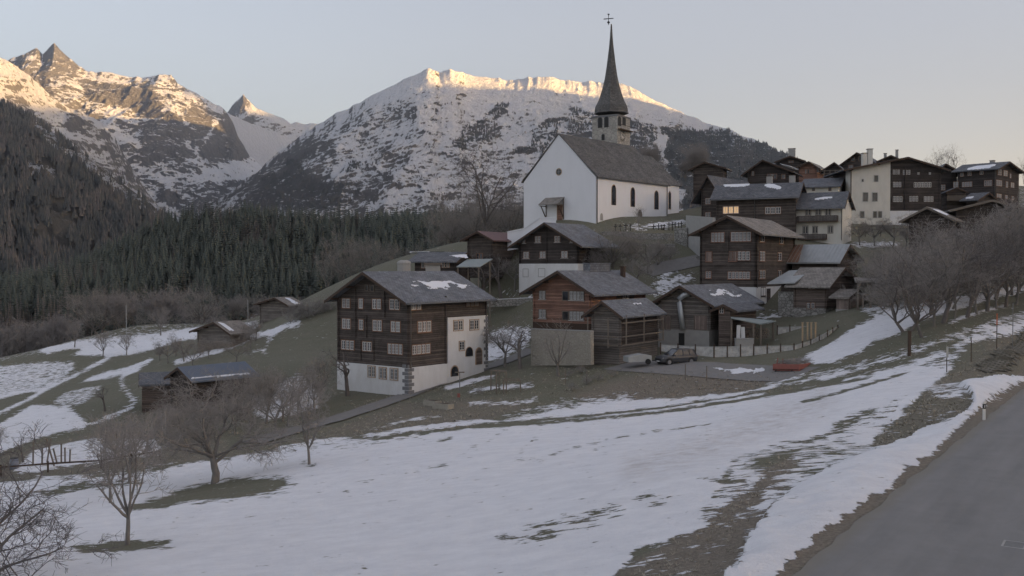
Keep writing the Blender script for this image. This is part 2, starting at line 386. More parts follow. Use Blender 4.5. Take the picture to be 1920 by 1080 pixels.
cp(.24,[(1120,1130),(1160,1078),(1195,1035),(1230,1020),(1300,1000),(1330,985),(1350,950),(1400,925),(1425,905),(1440,880),(1480,860),(1500,868),(1470,885),(1440,905),(1430,930),(1420,960),(1425,980),(1390,1000),(1385,1030),(1370,1060),(1350,1100),(1330,1140)])
cp(.25,[(1415,868),(1470,845),(1500,845),(1470,865),(1440,880)]); cp(.3,[(1300,898),(1370,893),(1365,908),(1320,905)])
cp(.16,[(1628,838),(1650,812),(1680,790),(1700,765),(1730,745),(1745,725),(1790,705),(1830,690),(1850,690),(1850,712),(1795,716),(1775,728),(1820,738),(1830,752),(1815,775),(1790,790),(1720,815),(1700,832),(1660,842)])
cp(.55,[(1745,725),(1800,718),(1830,735),(1800,750),(1745,745)])
cp(.03,[(1760,715),(1790,690),(1850,650),(1920,612),(2050,540),(2050,640),(1920,705),(1840,714)])
cl(.15,7,[(1560,800),(1610,780),(1640,768)]); cl(.2,5,[(1500,835),(1560,812),(1600,795)])
# tractor tracks
for off in (0,9):
    cl(.02,5 if off else 4,[(700,822+off*.1),(850,803+off*.3),(960,793+off*.55),(1100,781+off*.8),(1250,764+off),(1400,740+off),(1480,727+off),(1560,712+off),(1640,700+off)])
cl(.0,4,[(560,818),(640,818),(700,822)])
cp(.5,[(1420,722),(1480,700),(1560,690),(1700,650),(1850,602),(1920,580),(1960,590),(1830,640),(1790,690),(1700,690),(1600,702),(1500,728)])
cl(.9,7,[(1540,712),(1640,690),(1740,655)]); cl(.9,6,[(1600,722),(1700,690),(1790,655)]); cl(.06,8,[(1440,735),(1560,715),(1700,672),(1800,640)]); cl(.1,5,[(1500,757),(1600,730),(1700,700)])
cl(.95,13,[(1790,655),(1830,640),(1880,625),(1925,610)]); cl(.05,5,[(1770,662),(1830,645),(1870,632)])
cp(.05,[(1560,690),(1640,640),(1700,630),(1780,610),(1860,585),(1930,560),(1930,578),(1850,604),(1740,640),(1640,672)])
cp(.95,[(1500,672),(1560,640),(1600,615),(1650,590),(1700,572),(1780,560),(1925,532),(1925,545),(1860,562),(1800,580),(1730,600),(1690,625),(1640,640),(1600,668),(1560,680),(1500,684)])
cl(.9,5,[(1780,605),(1840,585),(1890,572)])
cp(.9,[(1300,691),(1330,688),(1440,688),(1442,697),(1400,702),(1340,698)])
cp(.45,[(1200,745),(1060,765),(960,785),(940,778),(1060,748),(1200,735)])
# left fields
cp(.95,[(75,655),(150,640),(300,622),(380,614),(480,600),(485,612),(420,632),(330,640),(240,665),(150,668),(90,664)])
cp(.06,[(75,668),(130,655),(160,655),(150,662),(100,675)])
cp(.66,[(-200,690),(0,682),(80,678),(148,680),(140,695),(100,722),(0,745),(-200,780)])
cp(.6,[(150,715),(180,700),(250,682),(285,672),(270,685),(220,705),(180,715)])
cp(.55,[(130,735),(200,720),(160,760),(110,765),(100,750)])
cp(.9,[(-200,830),(0,790),(60,758),(130,765),(165,790),(150,805),(60,825),(0,850),(-200,900)])
cl(.95,6,[(205,670),(150,700),(90,728),(40,755),(-60,800)]); cl(.9,4,[(-60,755),(0,744),(40,735),(90,728)]); cl(.95,5,[(285,672),(230,695),(130,722)])
cl(.03,9,[(215,678),(160,708),(100,735),(40,765),(-40,810)])
cl(.95,7,[(258,692),(232,703),(226,715),(232,730),(250,748),(247,762),(225,775),(190,788),(150,806)])
cl(.05,9,[(-80,890),(0,855),(40,838),(90,825),(160,812),(230,790),(270,770)])
cp(.8,[(20,885),(60,845),(180,822),(290,822),(300,850),(180,870),(60,888)])
cl(.04,13,[(-80,905),(60,894),(180,888),(300,868),(400,846),(500,822)]); cl(.9,3.5,[(60,897),(160,892),(260,878),(330,868)])
cl(.93,10,[(330,680),(380,665),(430,650),(470,632),(520,618),(560,604)]); cl(.9,6,[(495,662),(500,645),(515,622)]); cl(.5,6,[(455,665),(490,655)])
cp(.7,[(470,740),(560,700),(600,740),(600,765),(500,790),(470,770)])
cp(.75,[(905,682),(900,655),(915,625),(960,610),(995,612),(1000,640),(960,668)]); cl(.95,6,[(880,562),(940,557),(1010,553)])
cl(.9,9,[(840,728),(880,718),(925,706)]); cl(.9,7,[(880,737),(930,728),(1000,722)]); cl(.7,8,[(880,757),(960,755),(1010,750)]); cl(.9,3,[(690,808),(760,790),(830,780)])
cp(.65,[(1215,552),(1232,520),(1250,505),(1310,512),(1305,528),(1240,556)])
cp(.8,[(1410,590),(1480,583),(1488,592),(1420,600)]); cp(.6,[(1600,580),(1700,560),(1720,575),(1640,590)])
cp(.7,[(1590,455),(1690,452),(1690,462),(1600,464)]); cp(.8,[(1170,425),(1290,410),(1290,420),(1180,434)]); cp(.6,[(1680,480),(1730,470),(1730,500),(1700,495)])
# bare ovals under the trees, speckles, footprints
cp(.62,[(215,955),(330,915),(400,900),(470,890),(540,892),(565,906),(530,932),(440,942),(340,952),(230,962)]); cp(.62,[(110,1032),(190,1012),(240,1008),(335,1010),(320,1030),(250,1040),(140,1044)])
cp(.06,[(240,950),(330,925),(400,908),(470,898),(520,900),(540,908),(510,922),(440,932),(340,942),(250,955)])
cp(.15,[(140,1028),(190,1020),(240,1016),(315,1014),(300,1024),(250,1032),(160,1038)]); cp(.3,[(60,925),(140,905),(240,900),(290,902),(180,918),(90,935)])
cp(.60,[(920,1012),(1000,985),(1100,960),(1190,935),(1265,925),(1262,945),(1190,975),(1080,1000),(960,1030)])
cp(.3,[(820,830),(850,822),(855,827),(830,834)]); cp(.4,[(800,998),(818,990),(816,996)]); cl(.5,10,[(566,872),(592,872)])
for ln in ([(945,805),(925,825),(880,845),(850,865),(815,880)],[(1013,795),(1005,820),(985,840),(975,860)],[(955,867),(1020,860),(1080,840),(1200,815),(1340,795)],[(640,925),(700,900),(830,877)]):
    for (a,b),(c,d) in zip(ln[:-1],ln[1:]):
        n=max(2,int(hypot(c-a,d-b)/9))
        for i in range(n):
            t=(i+R.random()*.5)/n; x=a+(c-a)*t+R.uniform(-2,2); y=b+(d-b)*t+R.uniform(-1.5,1.5); cov[(np.hypot((U-x)/1.9,V-y)<2.0)]=.2
t_,w_=road_st(GX,GY)
cov[(w_>-.42+.4*fbm(GX/1.5,GY/1.5,4,8))&(w_<7.5)&(t_>-40)]=.0
cov[(RR<60)&(w_>7.2)]=.5
def blur(a,n):
    for _ in range(n):
        b=a.copy(); b[1:-1]=(a[:-2]+2*a[1:-1]+a[2:])/4; a=b.copy(); b[:,1:-1]=(a[:,:-2]+2*a[:,1:-1]+a[:,2:])/4; a=b
    return a
cov=blur(cov,3)
dirt=np.clip(1-linedist(U,V,[(1190,880),(1330,840),(1450,790),(1540,750)])/45,0,1)*.7
dry=np.zeros(U.shape)
for lv,poly in ((1,[(1150,1080),(1300,990),(1400,900),(1500,850),(1480,900),(1400,1080)]),(.45,[(1628,838),(1745,725),(1920,600),(1920,720),(1830,760),(1700,840)]),(.9,[(1060,745),(1200,700),(1480,700),(1400,735),(1200,760)]),(.6,[(560,830),(760,755),(900,750),(1000,760),(900,795),(700,815)]),(.9,[(0,0),(0,0),(0,1)]),(.5,[(-200,900),(0,855),(300,780),(480,860),(0,900)])):
    dry[inpoly(U,V,poly)]=lv
dry=blur(dry,6); dry[(w_>-1.2)&(w_<0)]=.9
lump=np.clip(cov*1.4,0,1)*.07; GZ2=GZ+np.where(RR<150,lump,0)+np.where((cov>.6)&(w_>-4)&(w_<-.5)&(t_>-20)&(t_<60),.28*np.sin(np.clip((-w_-.5)/3.5,0,1)*pi)*(.6+.8*vnoise(GX*1.1,GY*1.1,9)),0)
def ground_mat():
    s=NT('ground_snow_grass'); p=s.n('TexCoord').outputs['Object']
    n1=s.noise(p,.9,7,.62,.3); n2=s.noise(s.n('Mapping',{0:p,2:(0,0,.5),3:(.7,2.2,1)}).outputs[0],1.6,5,.65)
    n=s.math('ADD',s.math('MULTIPLY',n1,.5),s.math('MULTIPLY',n2,.5))
    th=s.math('ADD',s.math('MULTIPLY',s.math('SUBTRACT',n,.5),3.6),.5)          # spread to about 0..1
    c=s.attr('coverage')
    k=s.math('MULTIPLY',s.math('SUBTRACT',c,th),12); k=s.math('ADD',k,.5,clamp=True)
    k=s.math('MAXIMUM',k,s.math('MULTIPLY',s.math('SUBTRACT',c,.9),30),clamp=True) if False else k
    g1=s.noise(p,.35,5,.7); g2=s.noise(p,7,6,.75); g3=s.noise(p,45,3,.7)
    green=s.mix(g1,(.128,.132,.092),(.175,.165,.12)); dry=s.mix(g2,(.15,.130,.104),(.25,.215,.172))
    g=s.mix(s.math('ADD',s.attr('dry'),s.math('MULTIPLY',s.math('SUBTRACT',g1,.42),1.2),clamp=True),green,dry)
    g=s.mix(1.,g,s.ramp(s.math('ADD',s.math('MULTIPLY',g2,.6),s.math('MULTIPLY',g3,.4)),[(.34,.55),(.66,1.45)]),'MULTIPLY')
    sn=s.mix(s.ramp(s.noise(s.n('Mapping',{0:p,2:(0,0,.35),3:(.8,1.2,1)}).outputs[0],.8,8,.72),[(.34,0),(.66,1)]),(.74,.74,.765),(.85,.85,.87)); sp=s.ramp(s.noise(p,6.5,3,.6),[(.70,0),(.745,.7)]); sn=s.mix(sp,sn,(.34,.33,.31))  # mottling puts relief shading into the snow colour; speckles are grass tips
    sn=s.mix(s.math('MULTIPLY',s.attr('dirt'),s.ramp(s.noise(p,1.2,6,.7),[(.4,.1),(.65,1)])),sn,(.50,.46,.44))
    sn=s.mix(s.ramp(g3,[(.62,0),(.75,.25)]),sn,(.55,.55,.58))
    s.col(s.mix(k,g,sn))
    rough=s.math('ADD',s.math('MULTIPLY',s.noise(p,3.0,8,.76),.8),s.math('MULTIPLY',g2,.18))
    h=s.math('ADD',s.math('MULTIPLY',k,.9),rough)
    s.bump(h,.9,.14); return s.m
gr=np_mesh('ground',np.stack([GX,GY,GZ2],2).reshape(-1,3),grid_faces(*GX.shape)[:,::-1],ground_mat(),attrs={'coverage':cov,'dirt':dirt,'dry':dry})
tag(gr,'snow patched winter meadow and hillside under the village','ground',kind='structure')
def ribbon(name,line,width,mat,label,off=.10,px=True,flat=False):
    p=[on_ground(*q) if px else Vector(q) for q in line]
    q=[]; 
    for a,b in zip(p[:-1],p[1:]):
        n=max(2,int((b-a).length/1.2))
        q+=[a.lerp(b,i/n) for i in range(n)]
    q.append(p[-1])
    for _ in range(6): q=[q[0]]+[(q[i-1]+q[i]*2+q[i+1])/4 for i in range(1,len(q)-1)]+[q[-1]]
    W_=np.linspace(-.5,.5,9); X=[];Y=[]
    for i,a in enumerate(q):
        t=(q[min(i+1,len(q)-1)]-q[max(0,i-1)]); t.z=0; t.normalize(); w=width if not hasattr(width,'__len__') else width[0]+(width[1]-width[0])*i/len(q)
        X.append(a.x+t.y*W_*w); Y.append(a.y-t.x*W_*w)
    X=np.array(X);Y=np.array(Y)
    if flat: Z=np.repeat(ground_z(X,Y).mean(1)[:,None],9,1)+off
    else: Z=ground_z(X,Y)+off
    o=np_mesh(name,np.stack([X,Y,Z],2).reshape(-1,3),grid_faces(*X.shape),mat)
    o.data.uv_layers.new(name='UV'); bpy_uv(o)
    return tag(o,label,'path',kind='structure')
def bpy_uv(o):
    me=o.data; n=len(me.loops); co=np.empty(len(me.vertices)*3); me.vertices.foreach_get('co',co); vi=np.empty(n,int); me.loops.foreach_get('vertex_index',vi)
    me.uv_layers[0].data.foreach_set('uv',co.reshape(-1,3)[vi][:,:2].ravel())
ribbon('path',[(470,832),(510,820),(580,800),(640,783),(700,763),(760,743),(820,720),(880,700),(960,672),(1000,655)],3.0,M['asphalt_m'],'narrow asphalt lane passing below the large log house')
ribbon('village_lane',[(1210,512),(1240,502),(1280,494),(1330,485)],3.4,M['asphalt_m'],'grey lane climbing past the churchyard retaining wall')
ribbon('car_park',[(1165,684),(1230,688),(1300,690),(1400,697),(1500,703)],6.0,M['asphalt_m'],'bare asphalt parking strip beside the netting fence',off=.06)
# main road
def road_mat():
    s=NT('road_asphalt'); p=s.n('TexCoord').outputs['UV']; a=s.noise(p,60,4,.7); b=s.noise(s.n('Mapping',{0:p,3:(1,.08,1)}).outputs[0],.9,5,.6); c=s.noise(p,.6,6,.7)
    f=s.math('ADD',s.math('MULTIPLY',a,.25),s.math('ADD',s.math('MULTIPLY',b,.5),s.math('MULTIPLY',c,.35)))
    col=s.ramp(f,[(.4,(.175,.172,.168)),(.65,(.235,.23,.225))])
    x=s.n('SeparateXYZ',{0:p}).outputs[0]
    e=s.ramp(s.math('ADD',x,s.math('MULTIPLY',s.math('SUBTRACT',s.noise(p,1.2,5,.7),.5),.5)),[(.12,1),(.55,0)])
    cr=s.n('TexVoronoi',{'Vector':s.mix(.12,p,s.n('TexNoise',{'Vector':p,'Scale':1.5}).outputs[1]),'Scale':.22},feature='DISTANCE_TO_EDGE').outputs[0]; col=s.mix(s.ramp(cr,[(.0,.12),(.004,0)]),col,(.07,.07,.07)); pt=s.ramp(s.noise(s.n('Mapping',{0:p,3:(.6,.12,1)}).outputs[0],.7,3,.5),[(.52,0),(.62,.16)]); col=s.mix(pt,col,(.12,.12,.125)); s.col(s.mix(s.math('MULTIPLY',e,.75),col,(.20,.185,.155))); s.b.inputs['Roughness'].default_value=.8; s.bump(a,.35,.012); return s.m
t=np.linspace(-34,100,140); w=np.linspace(0,7,15); T_,W2=np.meshgrid(t,w,indexing='ij')
edge=np.where(W2<.01,(fbm(T_*.9,T_*0+3,4,2)*.16),0)
X=RX0+rtx*T_+rty*(W2+edge); Y=RY0+rty*T_-rtx*(W2+edge); Z=road_z(T_)+.012*np.sin(W2/7*pi)
ro=np_mesh('road',np.stack([X,Y,Z],2).reshape(-1,3),grid_faces(*X.shape)[:,::-1],road_mat())
uvl=ro.data.uv_layers.new(name='UV'); vi=np.empty(len(ro.data.loops),int); ro.data.loops.foreach_get('vertex_index',vi)
uvl.data.foreach_set('uv',np.stack([W2.ravel()[vi],T_.ravel()[vi]],1).ravel())
tag(ro,'grey asphalt country road with gritty snow edge','road',kind='structure')
# paver area at the right
def paver_mat():
    s=NT('grass_pavers'); p=s.uv(1,1,1,'Object',.6)
    b=s.n('TexBrick',{'Vector':p,'Color1':(.17,.155,.13,1),'Color2':(.23,.21,.18,1),'Mortar':(.07,.066,.045,1),'Scale':1.0,'Mortar Size':.09,'Mortar Smooth':.3,'Brick Width':.62,'Row Height':.42}).outputs[0]
    n=s.ramp(s.noise(p,.35,6,.8),[(.46,0),(.62,1)]); s.col(s.mix(n,b,(.062,.055,.036))); return s.m
def patch_sheet(name,poly,mat,label,off=.05,step=.7):
    w=[on_ground(*q) for q in poly]; xs=[a.x for a in w]; ys=[a.y for a in w]
    X,Y=np.meshgrid(np.arange(min(xs),max(xs)+step,step),np.arange(min(ys),max(ys)+step,step)); m=inpoly(X,Y,[(a.x,a.y) for a in w]).ravel()
    X=X+0;Z=ground_z(X,Y)+off; f=grid_faces(*X.shape); f=f[m[f].all(1)]
    o=np_mesh(name,np.stack([X,Y,Z],2).reshape(-1,3),f,mat); tag(o,label,'pavement',kind='structure'); return o
patch_sheet('pavement',[(1820,690),(1850,665),(1900,630),(1990,590),(1990,660),(1900,700),(1850,706)],paver_mat(),'grid of grass pavers above the road',off=.09)
# ---------- mountains ----------
def interp(pts,key,x):
    a=np.array(sorted(pts)); return np.interp(x,a[:,0],a[:,key])
def rock_mat(name,rock1,rock2,snowc=(.84,.85,.88),scale=1.0,rot=.45,stretch=(1,3.2),veg=None,slope=2.2,s0=.0042,sq=.5):
    s=NT(name); uv=s.n('TexCoord').outputs['UV']; ob=s.n('TexCoord').outputs['Object']
    m1=s.n('Mapping',{0:uv,3:(1,sq,1)}).outputs[0]; m2=s.n('Mapping',{0:m1,2:(0,0,rot)}).outputs[0]; m=s.n('Mapping',{0:m2,3:(stretch[0],stretch[1],1)}).outputs[0]
    n1=s.noise(m,s0*scale,8,.66,.6); n2=s.noise(m,s0*4.2*scale,7,.7,.4); n3=s.noise(m1,s0*11*scale,6,.75)
    th=s.math('ADD',s.math('MULTIPLY',n1,.24),s.math('ADD',s.math('MULTIPLY',n2,.38),s.math('MULTIPLY',n3,.38)))
    th=s.math('ADD',s.math('MULTIPLY',s.math('SUBTRACT',th,.5),3.6),.5)
    nz=s.n('SeparateXYZ',{0:s.n('NewGeometry').outputs['Normal']}).outputs[2]
    c=s.math('ADD',s.attr('coverage'),s.math('MULTIPLY',s.math('SUBTRACT',nz,s.attr('nzref')),slope))
    k=s.math('ADD',s.math('MULTIPLY',s.math('SUBTRACT',c,th),7),.5,clamp=True)
    r=s.mix(s.ramp(s.noise(uv,s0*5,8,.75),[(.35,0),(.7,1)]),rock1,rock2)
    if veg: r=s.mix(s.math('MULTIPLY',s.attr('forest'),1.),r,s.mix(s.ramp(s.noise(uv,s0*30,4,.8),[(.35,0),(.65,1)]),*veg))
    s.col(s.mix(k,r,snowc)); s.b.inputs['Specular IOR Level'].default_value=.05
    s.bump(s.math('ADD',s.noise(m,s0*5,9,.72),s.math('MULTIPLY',k,.12)),1.,40/scale); return s.m
MT={}
def mountain(name,label,ridge,foot,nu,nv,mat,prof=1.15,amp=60,gull=.8,freq=1/700.,seed=1,jag=0,u0=None,u1=None,covbase=.6,polys=(),lines=(),fpolys=(),back=True,warp=0,covf=None):
    us=np.linspace(u0 if u0 is not None else ridge[0][0],u1 if u1 is not None else ridge[-1][0],nu)
    rv=interp(ridge,1,us); rd=interp(ridge,2,us); fv=interp(foot,1,us); fd=interp(foot,2,us)
    jz=(fbm(us/34,us*0+seed,6,seed,.55,True)*jag*.8)/F*rd if jag else us*0
    rx=(us-960)/F*rd*1.0; 
    def w(u,v,d):
        a=(u-960)/F;b=-(v-540)/F;y=CP+b*SP;z=-SP+b*CP; return a/y*d,d,z/y*d
    ks=np.exp(-np.linspace(-2.2,2.2,161)**2); ks/=ks.sum(); rvs=np.convolve(np.pad(rv,80,mode='edge'),ks,'valid')
    Rx,Ry,Rz0=w(us,rv,rd); _a,_b,Rz=w(us,rvs,rd); jk=(Rz0-Rz); Fx,Fy,Fz=w(us,fv,fd)
    t=np.linspace(0,1,nv)**1.0
    T=t[:,None]
    X=Rx+(Fx-Rx)*T; Y=Ry+(Fy-Ry)*T; Z=Fz+(Rz-Fz)*(1-T)**prof
    al=np.cumsum(np.r_[0,np.hypot(np.diff(Rx),np.diff(Ry))])   # metres along the ridge
    S=np.repeat(al[None,:],nv,0); D=T*np.hypot(Fx-Rx,np.hypot(Fy-Ry,Fz-Rz))[None,:]
    wgt=np.clip(.16+T*5,.0,1)*np.clip((1-T)*6,0,1)
    g=fbm(S*freq*1.5+D*freq*.8+ .5*fbm(X/900,Y/900,3,seed),D*freq*.9,6,seed,.52,True)*gull
    i=fbm(X*freq*1.3,Y*freq*1.3,8,seed+20,.60,True)*(1-gull*.4)
    dz=(g+i)*amp
    Z=Z+dz*wgt+jz*np.exp(-T*11)+jk*np.exp(-T*9); X=X+fbm(X*freq*1.6,Z*freq*3,5,seed+40,.55)*amp*.8*wgt; Y=Y-(g*.9)*amp*1.1*wgt
    U_,V_=pix(X,Y,Z)
    U_=U_+fbm(U_/45,V_/30,6,seed+60,.62)*26; V_=V_+fbm(U_/45,V_/30,6,seed+70,.62)*15
    c=np.full(X.shape,covbase,float)
    if covf is not None: c=covf(U_,V_,c)
    for lv,p in polys: c[inpoly(U_,V_,p)]=lv
    for lv,wd,p in lines: c[linedist(U_,V_,p)<wd/2]=lv
    fo=np.zeros(X.shape)
    for lv,p in fpolys: fo[inpoly(U_,V_,p)]=lv
    c=blur(c,3); fo=blur(fo,2)
    if back:
        nb=12; tb=np.linspace(1,1/nb,nb)[:,None]
        Xb=Rx+(Rx-Fx)*.45*tb; Yb=Ry+(Ry-Fy)*.45*tb; Zb=Rz+jz*np.exp(-tb*26)+jk*np.exp(-tb*5)-(Rz-Fz)*.75*tb+fbm(Xb*freq,Yb*freq,5,seed+3)*amp*tb
        X=np.vstack([Xb,X]);Y=np.vstack([Yb,Y]);Z=np.vstack([Zb,Z]); c=np.vstack([np.repeat(c[:1],nb,0),c]); fo=np.vstack([np.repeat(fo[:1],nb,0),fo]); S=np.vstack([np.repeat(S[:1],nb,0),S]); D=np.vstack([-tb*400+D[:1]*0,D])
    # reference slope: blurred normal z
    gx=np.gradient(X,axis=1);gy=np.gradient(Y,axis=1);gzz=np.gradient(Z,axis=1);hx=np.gradient(X,axis=0);hy=np.gradient(Y,axis=0);hz=np.gradient(Z,axis=0)
    nx=gy*hz-gzz*hy;ny=gzz*hx-gx*hz;nz=gx*hy-gy*hx; L=np.sqrt(nx*nx+ny*ny+nz*nz)+1e-9; nzr=np.abs(nz/L)
    nzr=np.full(X.shape,nzr.mean())
    o=np_mesh(name,np.stack([X,Y,Z],2).reshape(-1,3),grid_faces(*X.shape)[:,::-1],mat,attrs={'coverage':c,'forest':fo,'nzref':nzr})
    uvl=o.data.uv_layers.new(name='UV'); vi=np.empty(len(o.data.loops),int); o.data.loops.foreach_get('vertex_index',vi)
    uvl.data.foreach_set('uv',np.stack([S.ravel()[vi],-D.ravel()[vi]],1).ravel())
    tag(o,label,'mountain',kind='structure'); MT[name]=(X,Y,Z,fo,c); return o
rA=rock_mat('rock_gold',(.17,.168,.17),(.29,.285,.285),s0=.006,rot=.5,stretch=(.8,1.6))
mountain('mountain_shoulder','steep snowy shoulder lit gold above the dark larch slope',
 [(-420,10,4300),(-150,75,4400),(0,107,4500),(30,125,4500),(60,150,4450),(95,180,4400),(125,203,4400),(150,210,4350),(175,224,4300),(195,238,4250),(215,262,4200),(240,300,4100),(262,340,4000),(285,375,3900),(310,405,3800),(360,450,3700)],
 [(-420,330,3300),(0,330,3300),(150,400,3300),(300,470,3300),(360,490,3300)],420,200,rA,prof=1.0,amp=42,gull=.6,freq=1/520.,seed=5,jag=7,covbase=.62,
 polys=[(.28,[(120,205),(200,238),(215,262),(170,260),(120,240)]),(.5,[(190,240),(300,400),(200,330)]),(.3,[(0,165),(60,200),(60,230),(0,200)])])
rB=rock_mat('rock_massif',(.14,.14,.145),(.26,.255,.258),s0=.0042,rot=-.5,stretch=(.9,1.7),slope=3.0)
def covB(u,v,c):
    return np.where(v<200,.6,c)
mountain('mountain_massif','jagged rocky massif with a sharp gold lit summit',
 [(-300,180,6300),(0,125,6400),(25,110,6450),(45,106,6450),(68,93,6500),(80,104,6500),(100,80,6500),(112,92,6500),(128,107,6500),(150,125,6500),(165,132,6500),(215,140,6500),(240,145,6500),(270,150,6500),(300,143,6450),(322,143,6450),(335,160,6400),(360,172,6350),(395,190,6300),(420,203,6250),(436,228,6200),(450,262,6100),(470,292,6000),(500,318,5900),(560,345,5800),(640,370,5700)],
 [(-300,430,4700),(150,430,4700),(400,430,4700),(640,450,4600)],620,330,rB,prof=1.0,amp=85,gull=.4,freq=1/900.,seed=9,jag=5,covbase=.54,covf=covB,
 polys=[(.45,[(0,125),(100,80),(180,130),(330,150),(440,235),(400,215),(300,175),(150,160),(60,190)]),
  (.1,[(150,150),(300,165),(310,210),(270,225),(230,205),(180,190),(150,175)]),
  (.15,[(360,195),(435,240),(470,300),(440,310),(380,290),(340,300),(270,300),(260,230),(300,215)]),
  (.9,[(180,190),(200,195),(240,255),(270,310),(330,345),(400,325),(480,290),(520,300),(480,330),(400,345),(340,358),(280,340),(240,310),(205,235)]),
  (.35,[(300,350),(480,335),(560,380),(560,420),(300,410)])],
 lines=[(.85,7,[(350,240),(370,290),(398,332)]),(.8,6,[(330,200),(345,240)]),(.85,6,[(410,215),(372,285)]),(.95,9,[(290,385),(330,398),(350,405)]),(.9,6,[(270,365),(310,385)])])
rC=rock_mat('rock_distant',(.16,.155,.16),(.26,.245,.24),s0=.005,rot=.9,slope=2.5)
mountain('mountain_peak','small distant pyramid peak behind the snowy pass',
 [(380,260,9300),(430,205,9300),(440,192,9300),(450,184,9300),(457,178,9300),(464,188,9300),(480,206,9300),(500,214,9300),(520,222,9300),(530,224,9300),(545,236,9300),(555,228,9300),(565,232,9300),(580,230,9300),(600,236,9300),(660,262,9300)],
 [(380,340,8600),(660,340,8600)],260,90,rC,prof=.95,amp=45,gull=.9,freq=1/500.,seed=14,jag=5,covbase=.62)
mountain('mountain_pass','smooth white snowfield falling from the pass',
 [(400,200,8200),(430,214,8100),(470,232,8000),(520,250,7900),(548,266,7800),(620,300,7700)],
 [(400,370,6900),(620,370,6700)],160,70,rC,prof=1.1,amp=14,gull=.5,freq=1/500.,seed=24,jag=2,covbase=1.0)
rE=rock_mat('rock_main',(.13,.127,.127),(.24,.225,.215),s0=.0062,rot=-.55,stretch=(.8,1.5),veg=((.05,.055,.058),(.10,.10,.10)),slope=2.4)
def covE(u,v,c):
    c=np.interp(v,[130,190,250,300,350,420],[.98,.94,.80,.68,.58,.48]); return c
mountain('mountain_main','broad snow covered mountain behind the church',
 [(330,430,4300),(400,385,4500),(440,352,4700),(490,315,4850),(520,290,4950),(548,268,5000),(575,248,5000),(590,238,5000),(620,218,5000),(650,205,5000),(680,190,5000),(730,165,5000),(760,148,5000),(778,141,5000),(790,135,5000),(803,130,5000),(815,134,5000),(826,138,5050),(834,136,5050),(845,128,5050),(858,135,5050),(870,140,5100),(900,146,5100),(955,152,5100),(970,152,5100),(990,145,5100),(1030,145,5100),(1060,152,5150),(1120,155,5150),(1165,158,5100),(1200,175,5000),(1240,198,4900),(1290,218,4800),(1330,235,4700),(1380,250,4500),(1440,275,4300),(1480,292,4200),(1560,332,4000),(1700,380,3900)],
 [(330,520,2900),(560,520,2700),(1000,520,2600),(1700,520,2700)],900,420,rE,prof=1.18,amp=50,gull=.1,freq=1/620.,seed=31,jag=6,covbase=.7,covf=covE,
 polys=[(.36,[(470,330),(520,290),(575,262),(560,300),(590,340),(600,390),(450,400)]),(.42,[(560,330),(680,340),(760,330),(720,360),(690,390),(560,395)]),
  (.9,[(600,345),(640,300),(700,290),(720,300),(650,330)]),(.55,[(560,270),(600,262),(620,285),(570,310)]),(1.35,[(770,122),(805,122),(812,140),(795,156),(785,145)])],
 lines=[(.93,9,[(720,375),(800,350),(880,325)]),(.9,8,[(700,385),(760,372),(830,362)]),(.9,10,[(950,295),(990,285)]),(.93,7,[(1232,240),(1245,270),(1262,300)]),(.9,6,[(1150,190),(1010,270),(900,360)])],
 fpolys=[(.5,[(865,262),(885,225),(935,198),(968,192),(960,205),(925,232),(950,235),(938,262),(905,275),(870,285),(860,275)]),
  (.48,[(1010,225),(1080,205),(1120,215),(1220,232),(1235,242),(1250,300),(1260,330),(1100,330),(1000,290),(960,285)]),
  (1,[(1245,238),(1330,240),(1400,258),(1500,296),(1600,350),(1600,420),(1290,420),(1262,320),(1252,285)]),
  (.55,[(640,320),(670,300),(690,312),(650,325)]),(.42,[(480,340),(560,300),(600,345),(690,345),(640,395),(470,400)])])
# the forest patches hold little snow on show
def fix(name,f=.85):
    o=bpy.data.objects[name]; me=o.data; n=len(me.vertices); a=np.empty(n,np.float32); b=np.empty(n,np.float32)
    me.attributes['coverage'].data.foreach_get('value',a); me.attributes['forest'].data.foreach_get('value',b); a=a*(1-b*f); me.attributes['coverage'].data.foreach_set('value',a)
fix('mountain_main',.55)
rL=rock_mat('larch_slope',(.19,.175,.15),(.28,.26,.225),s0=.012,rot=-.5,veg=((.06,.06,.056),(.11,.098,.088)),slope=1.0)
mountain('mountain_slope','dark forested mountainside on the left of the valley',
 [(-420,20,3000),(-250,80,3000),(-100,140,2950),(0,190,2900),(60,222,2750),(130,270,2600),(200,322,2400),(260,368,2200),(310,405,2100),(360,455,2000),(450,540,1900),(560,590,1850)],
 [(-420,640,1000),(0,640,1000),(200,620,1100),(560,610,1300)],380,260,rL,prof=1.05,amp=28,gull=.8,freq=1/300.,seed=51,jag=4,covbase=.10,
 polys=[(.55,[(60,222),(200,322),(310,405),(290,408),(240,385),(170,330),(90,270)]),(.5,[(50,300),(90,305),(110,340),(60,335)])],
 lines=[(.9,4,[(60,222),(90,265),(120,300)]),(.8,4,[(55,300),(90,325)])],
 fpolys=[(1,[(-420,0),(700,0),(700,800),(-420,800)]),(.35,[(50,222),(200,318),(315,400),(285,410),(200,352),(100,275),(60,245)]),(.3,[(45,295),(90,300),(120,345),(70,345)]),(0,[(58,395),(72,388),(95,420),(108,455),(100,462),(80,440)]),(0,[(100,375),(120,378),(122,400),(150,420),(138,455),(128,480),(112,450),(105,410)])])
fix('mountain_slope',.3)
